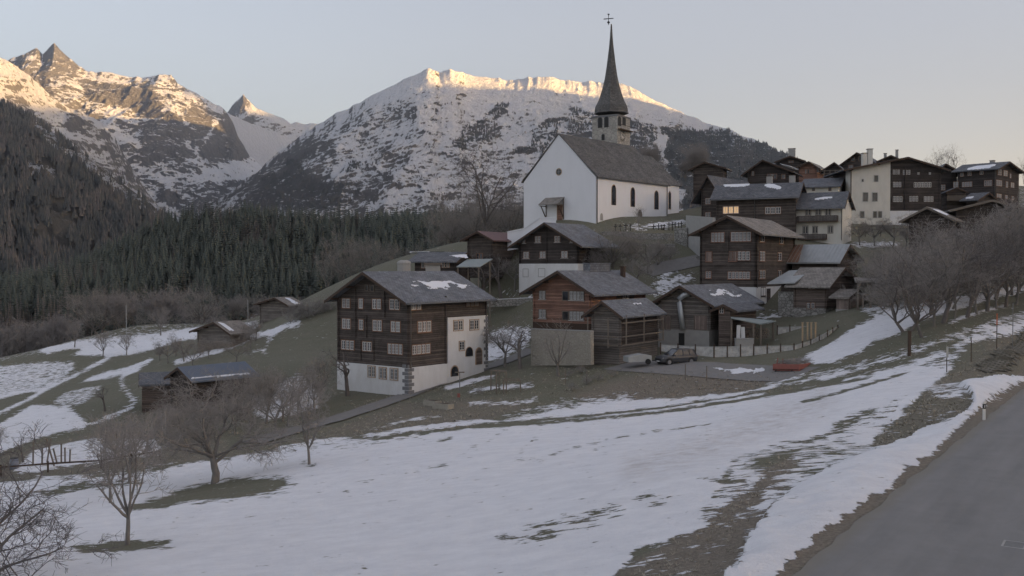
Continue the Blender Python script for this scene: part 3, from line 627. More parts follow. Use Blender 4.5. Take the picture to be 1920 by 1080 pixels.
# east ridge: unseen, added to shade the valley, crest shaped for summit light
ys=np.r_[np.linspace(-9000,1300,90,endpoint=False),np.linspace(1300,3800,260,endpoint=False),np.linspace(3800,9500,60)]; crest=np.interp(ys,[-9000,-3000,0,1400,1552,1700,2000,2600,2760,2900,2985,3075,3130,3213,3290,3400,3700,6225,9500],[1500,1350,1250,1220,1180,1280,1350,1350,1335,1230,985,960,1280,1540,1560,1740,1800,2060,2050])
crest=crest+fbm(ys/160,ys*0,5,77)*42
xs=np.linspace(0,1,40)
XX=[];YY=[];ZZ=[]
for t in xs:
    h=1-abs(t-.5)*2; x=4700+2600*t; XX.append(np.full(ys.shape,x)+fbm(ys/400,ys*0+t*5,4,3)*90*(1-h*.9)); YY.append(ys); ZZ.append(-100+(crest+100)*h**1.1+fbm(ys/350,ys*0+t*6,5,8,.5,True)*90*(h*(1-h))*3)
eo=np_mesh('shade_ridge_east',np.stack([np.array(XX),np.array(YY),np.array(ZZ)],2).reshape(-1,3),grid_faces(len(xs),len(ys)),rA,attrs={'coverage':np.full(len(xs)*len(ys),.7),'nzref':np.full(len(xs)*len(ys),.7)})
eo.data.uv_layers.new(name='UV'); bpy_uv(eo); tag(eo,'unseen snowy east ridge added to block the low sun','mountain',kind='structure')
# valley floor
vf=plain('valley_floor_soil',(.07,.065,.05),.95,.4,.01)
x=np.linspace(-10000,10000,60); y=np.linspace(-9800,13000,60); X,Y=np.meshgrid(x,y); rr2=np.hypot(X,Y)
Z=np.full(X.shape,-130.)
o=np_mesh('valley_floor',np.stack([X,Y,Z],2).reshape(-1,3),grid_faces(60,60),vf); o.data.uv_layers.new(name='UV'); bpy_uv(o); tag(o,'valley floor stretching out below the mountains','valley floor',kind='structure')
# forest hill
HP=[(-100,640,480),(0,640,480),(150,652,470),(300,645,480),(480,605,500),(620,578,520),(850,512,560),(1000,485,600),(1150,470,640),(60,560,600),(150,535,650),(200,505,700),(250,470,740),(300,445,780),(400,430,800),(470,420,800),(560,428,800),(700,436,800),(850,432,800),(1000,425,820),(1150,420,850),(-100,560,600)]
hp=[tuple(P(*g)) for g in HP]+[(-330,300,-60),(-150,330,-50),(0,350,-40),(150,380,-20),(-300,1000,-60),(0,1050,-20),(300,1100,-20),(-600,600,-120),(-450,800,-100),(-250,900,-20)]
hp=np.array(hp); _m=len(hp); _d2=((hp[:,None,:2]-hp[None,:,:2])**2).sum(2); _A2=np.block([[tps(_d2)+np.eye(_m)*100,np.c_[np.ones(_m),hp[:,:2]]],[np.c_[np.ones(_m),hp[:,:2]].T,np.zeros((3,3))]]); _w2=np.linalg.solve(_A2,np.r_[hp[:,2],0,0,0])
def hill_z(x,y):
    x=np.asarray(x,float);y=np.asarray(y,float);sh=x.shape;x=x.ravel();y=y.ravel()
    z=tps((x[:,None]-hp[None,:,0])**2+(y[:,None]-hp[None,:,1])**2)@_w2[:_m]+_w2[_m]+_w2[_m+1]*x+_w2[_m+2]*y
    return (z+fbm(x/60,y/60,4,4)*4).reshape(sh)
X,Y=np.meshgrid(np.linspace(-620,330,200),np.linspace(330,1150,170)); Z=hill_z(X,Y)
def hillm():
    s=NT('forest_floor'); p=s.n('TexCoord').outputs['Object']; a=s.noise(p,.04,7,.7); b=s.noise(p,.3,5,.7)
    k=s.ramp(s.math('ADD',s.math('MULTIPLY',a,.5),s.math('MULTIPLY',b,.5)),[(.56,0),(.62,.6)])
    s.col(s.mix(k,s.mix(b,(.08,.07,.056),(.15,.13,.105)),(.5,.5,.53))); return s.m
ho=np_mesh('forest_hill',np.stack([X,Y,Z],2).reshape(-1,3),grid_faces(*X.shape),hillm()); tag(ho,'low wooded hill in the middle distance','hill',kind='structure')
# ---------- buildings ----------
UP=Vector((0,0,1))
class House:
    def __init__(s,name,label,cat,u0,d,a,uL,uR,vb,ve,apex,gable='L',group='houses and barns of the village',os=.7,fo=.9,bo=.9,th=.22,fa=None,zmin=None,wL=None,wR=None):
        a=RAD(a); s.eL=Vector((-cos(a),sin(a),0)); s.eR=Vector((sin(a),cos(a),0)); s.C=P(u0,500,d); s.C.z=0; s.d=d
        s.wL=wL or s.solve(s.eL,uL); s.wR=wR or s.solve(s.eR,uR)
        s.zb=P(u0,vb,d).z; s.ze=P(u0,ve,d).z; s.g=gable
        s.z0=s.zb-2.2 if zmin is None else zmin
        s.root=root(name,(s.C.x,s.C.y,s.zb),label,cat,group)
        s.os,s.fo,s.bo,s.th=os,fo,bo,th
        # gable facade axes: s along e1 from the near corner, e2 away from the facade into the house
        s.e1,s.e2,s.w1,s.w2=(s.eL,s.eR,s.wL,s.wR) if gable=='L' else (s.eR,s.eL,s.wR,s.wL)
        if apex is not None:
            q=s.hitplane(s.C-s.e2*fo,s.e2,*apex); sx=(q-s.C).dot(s.e1); s.zr=q.z-th*1.05
            s.fa=min(.62,max(.38,sx/s.w1)) if fa is None else fa
        else: s.zr=s.ze+s.w1*.22; s.fa=.5
        s.zr=max(s.zr,s.ze+.12*s.w1)
    def solve(s,e,u):
        k=ray(u,500)[0]*1.0
        den=e.x-k*e.y; return max(.8,(k*s.C.y-s.C.x)/den)
    def hitplane(s,p0,n,u,v):
        x,z=ray(u,v); r=Vector((x,1,z)); t=p0.dot(n)/r.dot(n); return r*t
    def hit(s,f,u,v,out=0):
        n=s.eR if f=='L' else s.eL; e=s.eL if f=='L' else s.eR
        q=s.hitplane(s.C-n*out,n,u,v); return (q-s.C).dot(e),q.z
    def pt(s,f,a,z,out=0):
        n=s.eR if f=='L' else s.eL; e=s.eL if f=='L' else s.eR
        return s.C+e*a-n*out+UP*z
    def zroof(s,x):                        # underside of the roof above gable coordinate x
        h=s.zr-s.ze; f=s.fa*s.w1
        return s.ze+h*x/f if x<f else s.ze+h*(s.w1-x)/(s.w1-f)
    def walls(s,mat,zlo=None,name='wall',inset=0):
        zlo=s.z0 if zlo is None else zlo
        e=inset; C=s.C+s.e1*e+s.e2*e; w1=s.w1-2*e
        ze=s.ze+ (s.zr-s.ze)*e/(s.fa*s.w1)
        poly=[C+UP*zlo,C+s.e1*w1+UP*zlo,C+s.e1*w1+UP*ze,s.C+s.e2*e+s.e1*s.fa*s.w1+UP*s.zr,C+UP*ze]
        return MB().prism(poly,s.e2*(s.w2-2*e)).build(name,mat,s.root)
    def band(s,z0,z1,mat,name='foundation',out=.06):   # a base course slightly proud of the wall
        C=s.C-s.e1*out-s.e2*out
        return MB().box(C+UP*z0,s.e1*(s.w1+2*out),s.e2*(s.w2+2*out),UP*(z1-z0)).build(name,mat,s.root)
    def slab(s,f,a0,a1,z0,z1,mat,name='wall',out=.05,dep=.2):
        n=s.eR if f=='L' else s.eL; e=s.eL if f=='L' else s.eR
        o=s.C+e*a0-n*out+UP*z0
        return MB().box(o,e*(a1-a0),n*dep,UP*(z1-z0)).build(name,mat,s.root)
    def roofsurf(s,x,y,up=0):              # point on the roof top: x along e1 (may overhang), y along e2
        h=s.zr-s.ze; f=s.fa*s.w1
        z=s.ze+h*x/f if x<f else s.ze+h*(s.w1-x)/(s.w1-f)
        return s.C+s.e1*x+s.e2*y+UP*(z+s.th+up)
    def roof(s,mat,board=None,osr=None):
        os2=osr if osr is not None else s.os
        f=s.fa*s.w1; y0,y1=-s.fo,s.w2+s.bo
        mb=MB()
        prof=[s.roofsurf(-s.os,y0),s.roofsurf(f,y0),s.roofsurf(s.w1+os2,y0),s.roofsurf(s.w1+os2,y0)-UP*s.th,s.roofsurf(f,y0)-UP*s.th*.98,s.roofsurf(-s.os,y0)-UP*s.th]
        mb.prism(prof,s.e2*(y1-y0)); r=mb.build('roof',mat,s.root); s.roofobj=r
        # wavy weathered upper sheet is the shader; boards under the verge
        for y in (y0-.04,y1):
            for x0,x1 in ((-s.os,f),(f,s.w1+os2)):
                p0=s.roofsurf(x0,y)-UP*(s.th+.16); p1=s.roofsurf(x1,y)-UP*(s.th+.16)
                MB().prism([p0,p1,p1+UP*(.16+s.th*.8),p0+UP*(.16+s.th*.8)],s.e2*.045).build('barge_board',board or M['timber_dark'],r)
        # purlin ends
        for x in (.12,f,s.w1-.12) if s.w1<6 else (.12,f*.5,f,(f+s.w1)/2,s.w1-.12):
            q=s.roofsurf(x,0)-UP*(s.th+.26); MB().box(q-s.e1*.1-s.e2*(s.fo-.1),s.e1*.2,s.e2*(s.fo-.1),UP*.22).build('purlin',M['timber_dark'],s.root)
        return r
    def gutter(s,down=None):
        p0=s.roofsurf(-s.os-.05,-s.fo+.2)-UP*(s.th*.8); p1=s.roofsurf(-s.os-.05,s.w2+s.bo-.2)-UP*(s.th*.8)
        g=MB().tube([p0,p1],.075,6).build('gutter',M['gutter'],s.root,smooth=True)
        return g
    def downpipe(s,f,a,z0,z1):
        p=[s.pt(f,a,z1+.1,s.os*.9),s.pt(f,a,z1-.35,.14),s.pt(f,a,z0,.14)]
        MB().tube(p,.06,6).build('downpipe',M['gutter'],s.root,smooth=True)
    def log_ends(s,mat,zlo,pos=(),f=None,proj=.16,w=.2):
        def col(o,e,n,z1):
            z=zlo; mb=MB()
            while z<z1-.12:
                mb.box(o-e*w/2-n*proj+UP*z,e*w,n*proj,UP*.25 if z+.24<z1 else UP*.17); z+=.235
            mb.build('log_joint',mat,s.root)
        for x in (0.1,s.w1-.1): col(s.C+s.e1*x,s.e1,s.e2,s.zroof(x)-.05)
        col(s.C+s.e2*.1,s.e2,s.e1,s.ze-.05); col(s.C+s.e2*(s.w2-.1),s.e2,s.e1,s.ze-.05)
        for ff,x,z0,z1 in pos:
            e,n=(s.eL,s.eR) if ff=='L' else (s.eR,s.eL)
            z=z0; mb=MB()
            while z<z1:
                mb.box(s.C+e*(x-w/2)-n*proj+UP*z,e*w,n*proj,UP*.25); z+=.235
            mb.build('log_joint',mat,s.root)
    def window(s,f,q0,q1,bays=1,casing='casing',pane='glass',sash='white',sill=True,shut=False,rows=3,label=None,detail=True):
        u0,v0=q0;u1,v1=q1;uc,vc=(u0+u1)/2,(v0+v1)/2
        a0,_=s.hit(f,u0,vc);a1,_=s.hit(f,u1,vc);a0,a1=min(a0,a1),max(a0,a1);_,zt=s.hit(f,uc,v0);_,zb=s.hit(f,uc,v1)
        n=s.eR if f=='L' else s.eL; e=s.eL if f=='L' else s.eR
        w,h=a1-a0,zt-zb; c=.09 if w>.5 else .06
        W_=MB(); o=lambda a,z,t:s.C+e*a-n*t+UP*z
        bx=lambda mb,x0,x1,z0,z1,t0,t1,mi=0: mb.box(o(x0,z0,t1),e*(x1-x0),n*(t1-t0),UP*(z1-z0),mi)
        bx(W_,a0-c,a0,zb-c,zt+c,-.02,.075); bx(W_,a1,a1+c,zb-c,zt+c,-.02,.075); bx(W_,a0,a1,zt,zt+c,-.02,.072); bx(W_,a0,a1,zb-c,zb,-.02,.072)
        bw=w/bays
        for k in range(1,bays): bx(W_,a0+bw*k-c*.5,a0+bw*k+c*.5,zb,zt,-.02,.07)
        win=W_.build('window',M[casing],s.root); 
        if label: win['label']=label
        pb=MB(); bx(pb,a0,a1,zb,zt,-.02,.015); pb.build('pane',M[pane if pane!='curtain' else R.choice(['curtain','curtain','glass','curtain_b'])],win)
        if shut:
            sb=MB(); bx(sb,a0+.02,a1-.02,zb,zt,.02,.055); sb.build('shutter',M['plank_v'],win)
        elif sash and detail:
            sb=MB(); t0,t1=.018,.045; fw=min(.075,bw*.11)
            for k in range(bays):
                x0=a0+bw*k+(c*.5 if k else 0); x1=a0+bw*(k+1)-(c*.5 if k<bays-1 else 0); m=(x0+x1)/2
                bx(sb,x0,x0+fw,zb,zt,t0,t1);bx(sb,x1-fw,x1,zb,zt,t0,t1);bx(sb,x0+fw,x1-fw,zt-fw,zt,t0,t1);bx(sb,x0+fw,x1-fw,zb,zb+fw,t0,t1)
                if x1-x0>.35: bx(sb,m-fw*.55,m+fw*.55,zb+fw,zt-fw,t0,t1+.004)
                for r in range(1,rows): z=zb+(zt-zb)*r/rows; bx(sb,x0+fw,x1-fw,z-.014,z+.014,t0,t1-.006)
            sb.build('sash',M[sash],win)
        if sill:
            sb=MB(); bx(sb,a0-.14,a1+.14,zb-c-.055,zb-c-.003,-.02,.16); sb.build('sill',M['white'] if sash=='white' and sill=='w' else M[casing],win)
        return win
    def door(s,f,q0,q1,mat='wood_brown',casing='casing',arch=False):
        u0,v0=q0;u1,v1=q1;uc,vc=(u0+u1)/2,(v0+v1)/2
        a0,_=s.hit(f,u0,vc);a1,_=s.hit(f,u1,vc);a0,a1=min(a0,a1),max(a0,a1);_,zt=s.hit(f,uc,v0);_,zb=s.hit(f,uc,v1)
        return s.opening(f,a0,a1,zb,zt,'door',mat,casing,arch)
    def opening(s,f,a0,a1,zb,zt,name,mat,casing,arch,c=.14,point=False):
        n=s.eR if f=='L' else s.eL; e=s.eL if f=='L' else s.eR
        r=(a1-a0)/2; m=(a0+a1)/2
        def outline(x,t):
            R_=r+x
            if not arch: return [s.C+e*(m-R_)-n*t+UP*zb,s.C+e*(m+R_)-n*t+UP*zb,s.C+e*(m+R_)-n*t+UP*(zt+x),s.C+e*(m-R_)-n*t+UP*(zt+x)]
            k=1.7 if point else 1.0; zs=zt-r*k
            pts=[s.C+e*(m-R_)-n*t+UP*zb,s.C+e*(m+R_)-n*t+UP*zb]
            for i in range(9):
                w=pi*i/8
                pts.append(s.C+e*(m+R_*cos(w))-n*t+UP*(zs+(r*k+x)*sin(w)**(.8 if point else 1)))
            return pts
        fr=MB().prism(outline(c,.05),n*.07).build(name,M[casing],s.root)
        MB().prism(outline(0,.066),n*.05).build('leaf' if name=='door' else 'pane',M[mat],fr)
        return fr
    def chimney(s,x,y,w,d,h,mat='concrete',cap='timber_dark',below=1.2):
        q=s.roofsurf(x,y); mb=MB().box(q-s.e1*w/2-s.e2*d/2-UP*below,s.e1*w,s.e2*d,UP*(h+below)); c=mb.build('chimney',M[mat],s.roofobj if hasattr(s,'roofobj') else s.root)
        MB().box(q-s.e1*(w/2+.08)-s.e2*(d/2+.08)+UP*(h+.002),s.e1*(w+.16),s.e2*(d+.16),UP*.1).build('chimney_cap',M[cap],c)
        return c
    def roofhit(s,u,v,side=0):            # side 0: slope next to the near corner
        h=s.zr-s.ze; f=s.fa*s.w1
        p0=s.roofsurf(0,0) if side==0 else s.roofsurf(s.w1,0); k=h/f if side==0 else -h/(s.w1-f)
        # plane z = p0.z + k*((q-p0).e1)
        n=(UP-s.e1*k).normalized(); q=s.hitplane(p0,n,u,v); d=q-s.C; return d.dot(s.e1),d.dot(s.e2)
    def snow(s,poly,rag=.8,side=0,step=.11,dens=0.5,thick=.07):
        w=[s.roofhit(u,v,side) for u,v in poly]; xs=[a for a,_ in w];ys=[b for _,b in w]
        X,Y=np.meshgrid(np.arange(min(xs)-.3,max(xs)+.3,step),np.arange(min(ys)-.3,max(ys)+.3,step))
        wx=X+fbm(X*1.1,Y*1.1,3,3)*rag*.5; wy=Y+fbm(X*1.1,Y*1.1,3,13)*rag*.5
        m=inpoly(wx,wy,w)&(fbm(X*1.9,Y*.6,5,int(s.d),.62)>-dens)
        # smooth the mask into a rounded height
        hgt=blur(m.astype(float),2); keep=(hgt>.35)
        k=s.roofsurf(0,0); 
        base=np.array([[0,0,0]]); h=s.zr-s.ze; f=s.fa*s.w1
        Z=np.where(X<f,s.ze+h*X/f,s.ze+h*(s.w1-X)/(s.w1-f))+s.th+np.where(keep,.012+thick*np.clip((hgt-.35)/.4,0,1),0)
        px=s.C.x+s.e1.x*X+s.e2.x*Y; py=s.C.y+s.e1.y*X+s.e2.y*Y
        fc=grid_faces(*X.shape); fc=fc[keep.ravel()[fc].sum(1)>=3]
        if len(fc)==0: return
        used=np.unique(fc); re=np.zeros(X.size,int); re[used]=np.arange(len(used))
        co=np.stack([px,py,Z],2).reshape(-1,3)[used]
        L=s.root['_o']; o=np_mesh('roof_snow',co-np.array(L),re[fc],M['snow']); o.parent=s.roofobj
        return o
def casement(H,f,crop,lst,**kw):
    for it in lst:
        x0,y0,x1,y1=it[:4]; b=it[4] if len(it)>4 else 1; k=dict(kw); k.update(it[5] if len(it)>5 else {})
        H.window(f,crop(x0,y0),crop(x1,y1),b,**k)
V2=lambda c,x,y:c(x,y)[1]
U2=lambda c,x,y:c(x,y)[0]
# --- the large log house in front
c=C1
H=House('log_house','large blackened log house on white plaster basement beside the lane','house',U2(c,470,0),108,38,U2(c,95,0),U2(c,885,0),742,V2(c,0,518),c(225,366),os=.9,fo=1.3,bo=.9,th=.2)
H1=H; zsp=P(*c(470,880),108).z
H.walls(M['wood_dark'],zsp-.1); H.band(H.z0-1,zsp,M['plaster'],'foundation',.10)
H.roof(M['slate']); H.gutter(); H.downpipe('R',.25,zsp-.3,H.ze)
aW,_=H.hit('R',*c(677,740)); _,zW=H.hit('R',*c(780,606))
H.slab('R',aW,H.wR+.16,H.z0,zW,M['plaster'],'plaster_wall',.14,3.0)
qb=MB(); z=H.zb-.6; i=0
while z<zsp-.02:
    l=.95 if i%2 else .6; h=.36; C=H.C-H.e1*.15-H.e2*.15; qb.box(C+UP*z,H.e1*l,H.e2*(1.5-l),UP*h); z+=h+.045; i+=1
qb.build('quoin',M['quoin'],H.root)
qb=MB(); z=H.zb+1.2; i=0
while z<zW-.3:
    l=.8 if i%2 else .5; qb.box(H.pt('R',H.wR+.2-l,z,.17),H.eR*l,H.eL*.3,UP*.36); z+=.42; i+=1
qb.build('quoin',M['quoin'],H.root)
pos=[]
for x,y0,y1 in ((190,470,720),(345,470,610),(248,610,720),(218,735,840),(287,735,840)):
    a,z1=H.hit('L',*c(x,y0)); _,z0=H.hit('L',*c(x,y1)); pos.append(('L',a,z0,z1))
a,z1=H.hit('R',*c(667,503)); pos.append(('R',a,zsp,z1-.1))
H.log_ends(M['wood_dark'],zsp+.02,pos)
casement(H,'L',c,[(120,512,160,560,2),(208,512,230,563,1),(281,515,326,566,2),(373,516,424,569,2),(120,619,163,671,2),(209,624,232,676,1),(283,627,330,683,2),(380,634,428,688,2),(117,735,182,782,3),(228,742,276,790,2),(364,754,440,806,4)],sill=False,pane='curtain')
casement(H,'L',c,[(243,441,257,468,1),(272,444,288,470,1)],sill=False,sash=None,casing='timber')
casement(H,'R',c,[(485,530,537,570,2),(520,633,590,688,3,{'sill':True}),(490,757,585,805,4)],sill=False,pane='curtain')
casement(H,'R',c,[(778,515,845,552,3)],sill=False,casing='timber_dark',pane='curtain',sash='timber')
H.C=H.C-H.eL*.0
def outset(H,f,d,fn):     # run fn on the facade plane moved outwards
    n=H.eR if f=='L' else H.eL; H.C=H.C-n*d; fn(); H.C=H.C+n*d
outset(H,'R',.14,lambda:casement(H,'R',c,[(712,628,760,680,2),(798,625,844,676,2),(742,740,768,786,1)],casing='sand_trim',sash='white',sill=False,rows=3))
outset(H,'R',.14,lambda:(H.door('R',c(831,776),c(860,862),'wood_brown','sand_trim',True),H.opening('R',*sorted((H.hit('R',*c(776,795))[0],H.hit('R',*c(812,795))[0])),H.hit('R',*c(795,818))[1],H.hit('R',*c(795,770))[1],'window','glass','sand_trim',True,.08)))
outset(H,'R',.10,lambda:H.door('R',c(698,872),c(734,925),'glass','sand_trim',True))
outset(H,'L',.10,lambda:casement(H,'L',c,[(258,872,294,928,2),(318,880,354,937,2),(376,885,415,943,2)],casing='sand_trim',sill=False,rows=3))
H.snow([c(450,425),c(560,415),c(690,415),c(745,430),c(800,440),c(740,455),c(560,460),c(495,462),c(480,440)],dens=.08,rag=1.2,step=.08)
# --- church
c=C5
H=House('church','white village church with steep grey roof above the houses','church',U2(c,435,0),166,40,U2(c,103,0),U2(c,765,0),436,V2(c,0,766),c(255,565),os=.25,fo=.15,bo=.15,th=.16,fa=.5,group=None)
HC=H
H.walls(M['church_white'])
# bell-cast roof: three facets per side
def bell_roof(H,mat,y0,y1,name='roof'):
    f=H.fa*H.w1; hh=H.zr-H.ze
    def prof(y,t):
        p=[]
        for x,k in ((-.42,-.015),(.0,.055),(.14,.17),(1,1.0)):
            p.append(H.C+H.e1*(f*x if x>0 else x)+H.e2*y+UP*(H.ze+hh*k+H.th-t))
        q=[H.C+H.e1*(H.w1-(f*x if x>0 else x))+H.e2*y+UP*(H.ze+hh*k+H.th-t) for x,k in ((.14,.17),(.0,.055),(-.42,-.015))]
        return p+q
    a=prof(y0,0); b=prof(y1,0); c_=prof(y0,.16); d_=prof(y1,.16); n=len(a); mb=MB(); vs=a+b+c_+d_
    fs=[(i,i+1,n+i+1,n+i) for i in range(n-1)]+[(2*n+i,3*n+i,3*n+i+1,2*n+i+1) for i in range(n-1)]+[(i,2*n+i,2*n+i+1,i+1) for i in range(n-1)]+[(n+i,n+i+1,3*n+i+1,3*n+i) for i in range(n-1)]+[(0,n,3*n,2*n),(n-1,3*n-1,4*n-1,2*n-1)]
    mb.add(vs,fs); r=mb.build(name,mat,H.root); H.roofobj=r; return r
bell_roof(H,M['churchroof'],-.15,H.w2+.2)
def arched(H,f,crop,x0,y0,x1,y1,name='window',mat='glass',casing='sand_trim',point=True,c_=.12,dark=False):
    a0=H.hit(f,*crop(x0,(y0+y1)/2))[0];a1=H.hit(f,*crop(x1,(y0+y1)/2))[0]; zt=H.hit(f,*crop((x0+x1)/2,y0))[1]; zb=H.hit(f,*crop((x0+x1)/2,y1))[1]
    return H.opening(f,min(a0,a1),max(a0,a1),zb,zt,name,mat,casing,True,c_,point)
for b in ((508,803,526,895),(596,815,613,903),(705,830,722,915)): arched(H,'R',c,*b)
arched(H,'R',c,454,932,467,966,mat='concrete',casing='church_white',c_=.05); H.door('R',c(493,978),c(507,1010),'wood_dark','quoin')
arched(H,'R',c,629,918,646,975,'door','wood_dark','quoin',True,.1)
arched(H,'L',c,360,976,372,1000,'window','glass','sand_trim',False,.05)
H.door('L',c(259,896),c(280,978),'wood_red','sand_trim')
a,z=H.hit('L',*c(265,742)); rw=H.hit('L',*c(265,728))[1]-z
ring=[H.C+H.eL*(a+(rw+.12)*cos(w))-H.eR*.05+UP*(z+(rw+.12)*sin(w)) for w in np.linspace(0,2*pi,24,endpoint=False)]
fr=MB().prism(ring,H.eR*.06).build('round_window',M['sand_trim'],H.root)
ring=[H.C+H.eL*(a+rw*cos(w))-H.eR*.066+UP*(z+rw*sin(w)) for w in np.linspace(0,2*pi,24,endpoint=False)]
MB().prism(ring,H.eR*.05).build('pane',M['glass'],fr)
MB().beam(H.C+H.eL*(a-rw)-H.eR*.08+UP*z,H.C+H.eL*(a+rw)-H.eR*.08+UP*z,.09).beam(H.C+H.eL*a-H.eR*.085+UP*(z-rw),H.C+H.eL*a-H.eR*.085+UP*(z+rw),.09).build('sash',M['quoin'],fr)
# corner pipes
for f,aa in (('R',.18),): MB().tube([H.pt(f,aa,H.zb-1,.12),H.pt(f,aa,H.ze,.12)],.09,6).build('downpipe',M['iron'],H.root,smooth=True)
MB().tube([H.pt('R',H.wR-.4,H.zb-1,.12),H.pt('R',H.wR-.4,H.ze,.12)],.08,6).build('downpipe',M['iron'],H.root,smooth=True)
# porch over the west door
a0,_=H.hit('L',*c(207,890)); a1,_=H.hit('L',*c(287,890)); _,zt=H.hit('L',*c(265,862)); _,zl=H.hit('L',*c(265,893))
a0,a1=max(a0,a1),min(a0,a1); po=2.0
mb=MB(); zt2=zt; A=H.pt('L',a0+.2,zt2,0);B=H.pt('L',a1-.2,zt2,0); A2=H.pt('L',a0+.2,zl-.1,po);B2=H.pt('L',a1-.2,zl-.1,po)
pr=MB().prism([A,B,B2,A2],UP*.14).build('porch_roof',M['slate_brown'],H.root)
for q in (a0,a1):
    mb=MB(); mb.beam(H.pt('L',q,zl-.2,.08),H.pt('L',q,zl-.2,po-.15),.14); mb.beam(H.pt('L',q,zl-2.3,.08),H.pt('L',q,zl-.25,po-.5),.13); mb.beam(H.pt('L',q,zl-2.6,.08),H.pt('L',q,zt,.08),.14); mb.build('brace',M['timber_dark'],pr)
# choir
zc=P(*c(790,790),182).z
K=House('church_choir','x','x',U2(c,742,0),166,40,0,0,436,V2(c,0,790),None); bpy.data.objects.remove(K.root)
cw=H.w1*.72; off=(H.w1-cw)/2; cl_=H.w2*.34; cz=P(*c(742,785),180).z; cr=H.zr-(H.zr-H.ze)*.16
base=H.C+H.e1*off+H.e2*H.w2
apse=[base,base+H.e2*cl_,base+H.e2*(cl_+cw*.36)+H.e1*cw*.28,base+H.e2*(cl_+cw*.36)+H.e1*cw*.72,base+H.e2*cl_+H.e1*cw,base+H.e1*cw]
MB().prism([q+UP*(H.zb-3) for q in apse],UP*(cz-H.zb+3)).build('choir_wall',M['church_white'],H.root)
rid0=base+H.e1*cw/2+UP*cr-H.e2*.5; rid1=base+H.e1*cw/2+H.e2*cl_*.9+UP*cr
cen=base+H.e1*cw/2+H.e2*cl_*.5; ap=[cen+(q-cen)*1.07+UP*cz for q in apse]; ap[0]=base-H.e1*.4+UP*cz; ap[5]=base+H.e1*(cw+.4)+UP*cz
vs=ap+[rid0,rid1]; MB().add(vs,[(0,1,7,6),(1,2,7),(2,3,7),(3,4,7),(4,5,6,7),(0,6,5),(5,4,3,2,1,0)]).build('choir_roof',M['churchroof'],H.root)
q=base+H.e2*cl_*.55-H.e1*.05; a=cl_*.55
o=MB(); zt=P(*c(775,812),180).z; zb=P(*c(775,903),180).z
o.prism([q-H.e2*.5+UP*zb,q+H.e2*.5+UP*zb,q+H.e2*.5+UP*(zt-.5),q+UP*zt,q-H.e2*.5+UP*(zt-.5)],H.e1*.2)
o.build('window',M['sand_trim'],H.root); q=q-H.e1*.02
MB().prism([q-H.e2*.36+UP*(zb+.15),q+H.e2*.36+UP*(zb+.15),q+H.e2*.36+UP*(zt-.6),q+UP*(zt-.15),q-H.e2*.36+UP*(zt-.6)],H.e1*.2).build('pane',M['glass'],H.root)
# tower with spire: part of the church building
ta=RAD(33); te1=Vector((-cos(ta),sin(ta),0)); te2=Vector((sin(ta),cos(ta),0)); td=186
tc=P(*c(534,475),td); zt=tc.z
k=ray(U2(c,419,0),0)[0]; tw=(k*tc.y-tc.x)/(te1.x-k*te1.y)
z0=HC.zb
tower=MB().box(Vector((tc.x,tc.y,z0)),te1*tw,te2*tw,UP*(zt-z0)).build('tower',M['tower_stone'],H.root)
T0=Vector((tc.x,tc.y,0)); TC=T0+te1*tw/2+te2*tw/2
class TF: pass
def tface(f,x0,y0,x1,y1,mat='iron',arch=True,trim='tower_stone',name='belfry_window',out=.05):
    n=te2 if f=='L' else te1; e=te1 if f=='L' else te2
    def hh(u,v):
        x,z=ray(u,v); r=Vector((x,1,z)); t=T0.dot(n)/r.dot(n); q=r*t; return (q-T0).dot(e),q.z
    a0=hh(*c(x0,(y0+y1)/2))[0];a1=hh(*c(x1,(y0+y1)/2))[0];a0,a1=sorted((a0,a1)); ztt=hh(*c((x0+x1)/2,y0))[1]; zbb=hh(*c((x0+x1)/2,y1))[1]
    m=(a0+a1)/2;r=(a1-a0)/2
    def ol(x,t):
        p=[T0+e*(m-r-x)-n*t+UP*zbb,T0+e*(m+r+x)-n*t+UP*zbb]
        for i in range(9):
            w=pi*i/8; p.append(T0+e*(m+(r+x)*cos(w))-n*t+UP*(ztt-r+(r+x)*sin(w)))
        return p
    fr=MB().prism(ol(.12,.06),n*.08).build(name,M['quoin'],tower); MB().prism(ol(0,.07),n*.05).build('opening',M[mat],fr)
for b in ((446,491,464,539),(475,488,493,537),(463,569,475,596)): tface('L',*b)
for b in ((536,487,550,530),(557,487,571,528)): tface('R',*b)
def tp(f,x,y,out):
    n=te2 if f=='L' else te1; x_,z_=ray(*c(x,y)); r=Vector((x_,1,z_)); T1=T0-n*out; t=T1.dot(n)/r.dot(n); return r*t
q=tp('R',558,575,.08); rad=(tp('R',558,548,.08).z-q.z)
ring=[q+te2*rad*cos(w)+UP*rad*sin(w) for w in np.linspace(0,2*pi,28,endpoint=False)]
cf=MB().prism(ring,te1*.1).build('clock_face',M['cream'],H.root)
ring=[[q-te1*.03+te2*rad*k*cos(w)+UP*rad*k*sin(w) for w in np.linspace(0,2*pi,28,endpoint=False)] for k in (.98,.86,.62,.55)]
mb=MB()
for k in (0,2):
    for i in range(28):
        j=(i+1)%28; mb.add([ring[k][i],ring[k][j],ring[k+1][j],ring[k+1][i]],[(0,1,2,3),(3,2,1,0)][:1])
for i in range(12):
    w=2*pi*i/12; mb.beam(q-te1*.035+te2*rad*.62*cos(w)+UP*rad*.62*sin(w),q-te1*.035+te2*rad*.86*cos(w)+UP*rad*.86*sin(w),.11,.03)
mb.build('numeral_ring',M['iron'],cf)
MB().beam(q-te1*.06,q-te1*.06+te2*rad*.1+UP*rad*.75,.12,.03).beam(q-te1*.07,q-te1*.07+te2*rad*.5-UP*rad*.1,.13,.03).build('clock_hand',M['iron'],cf)
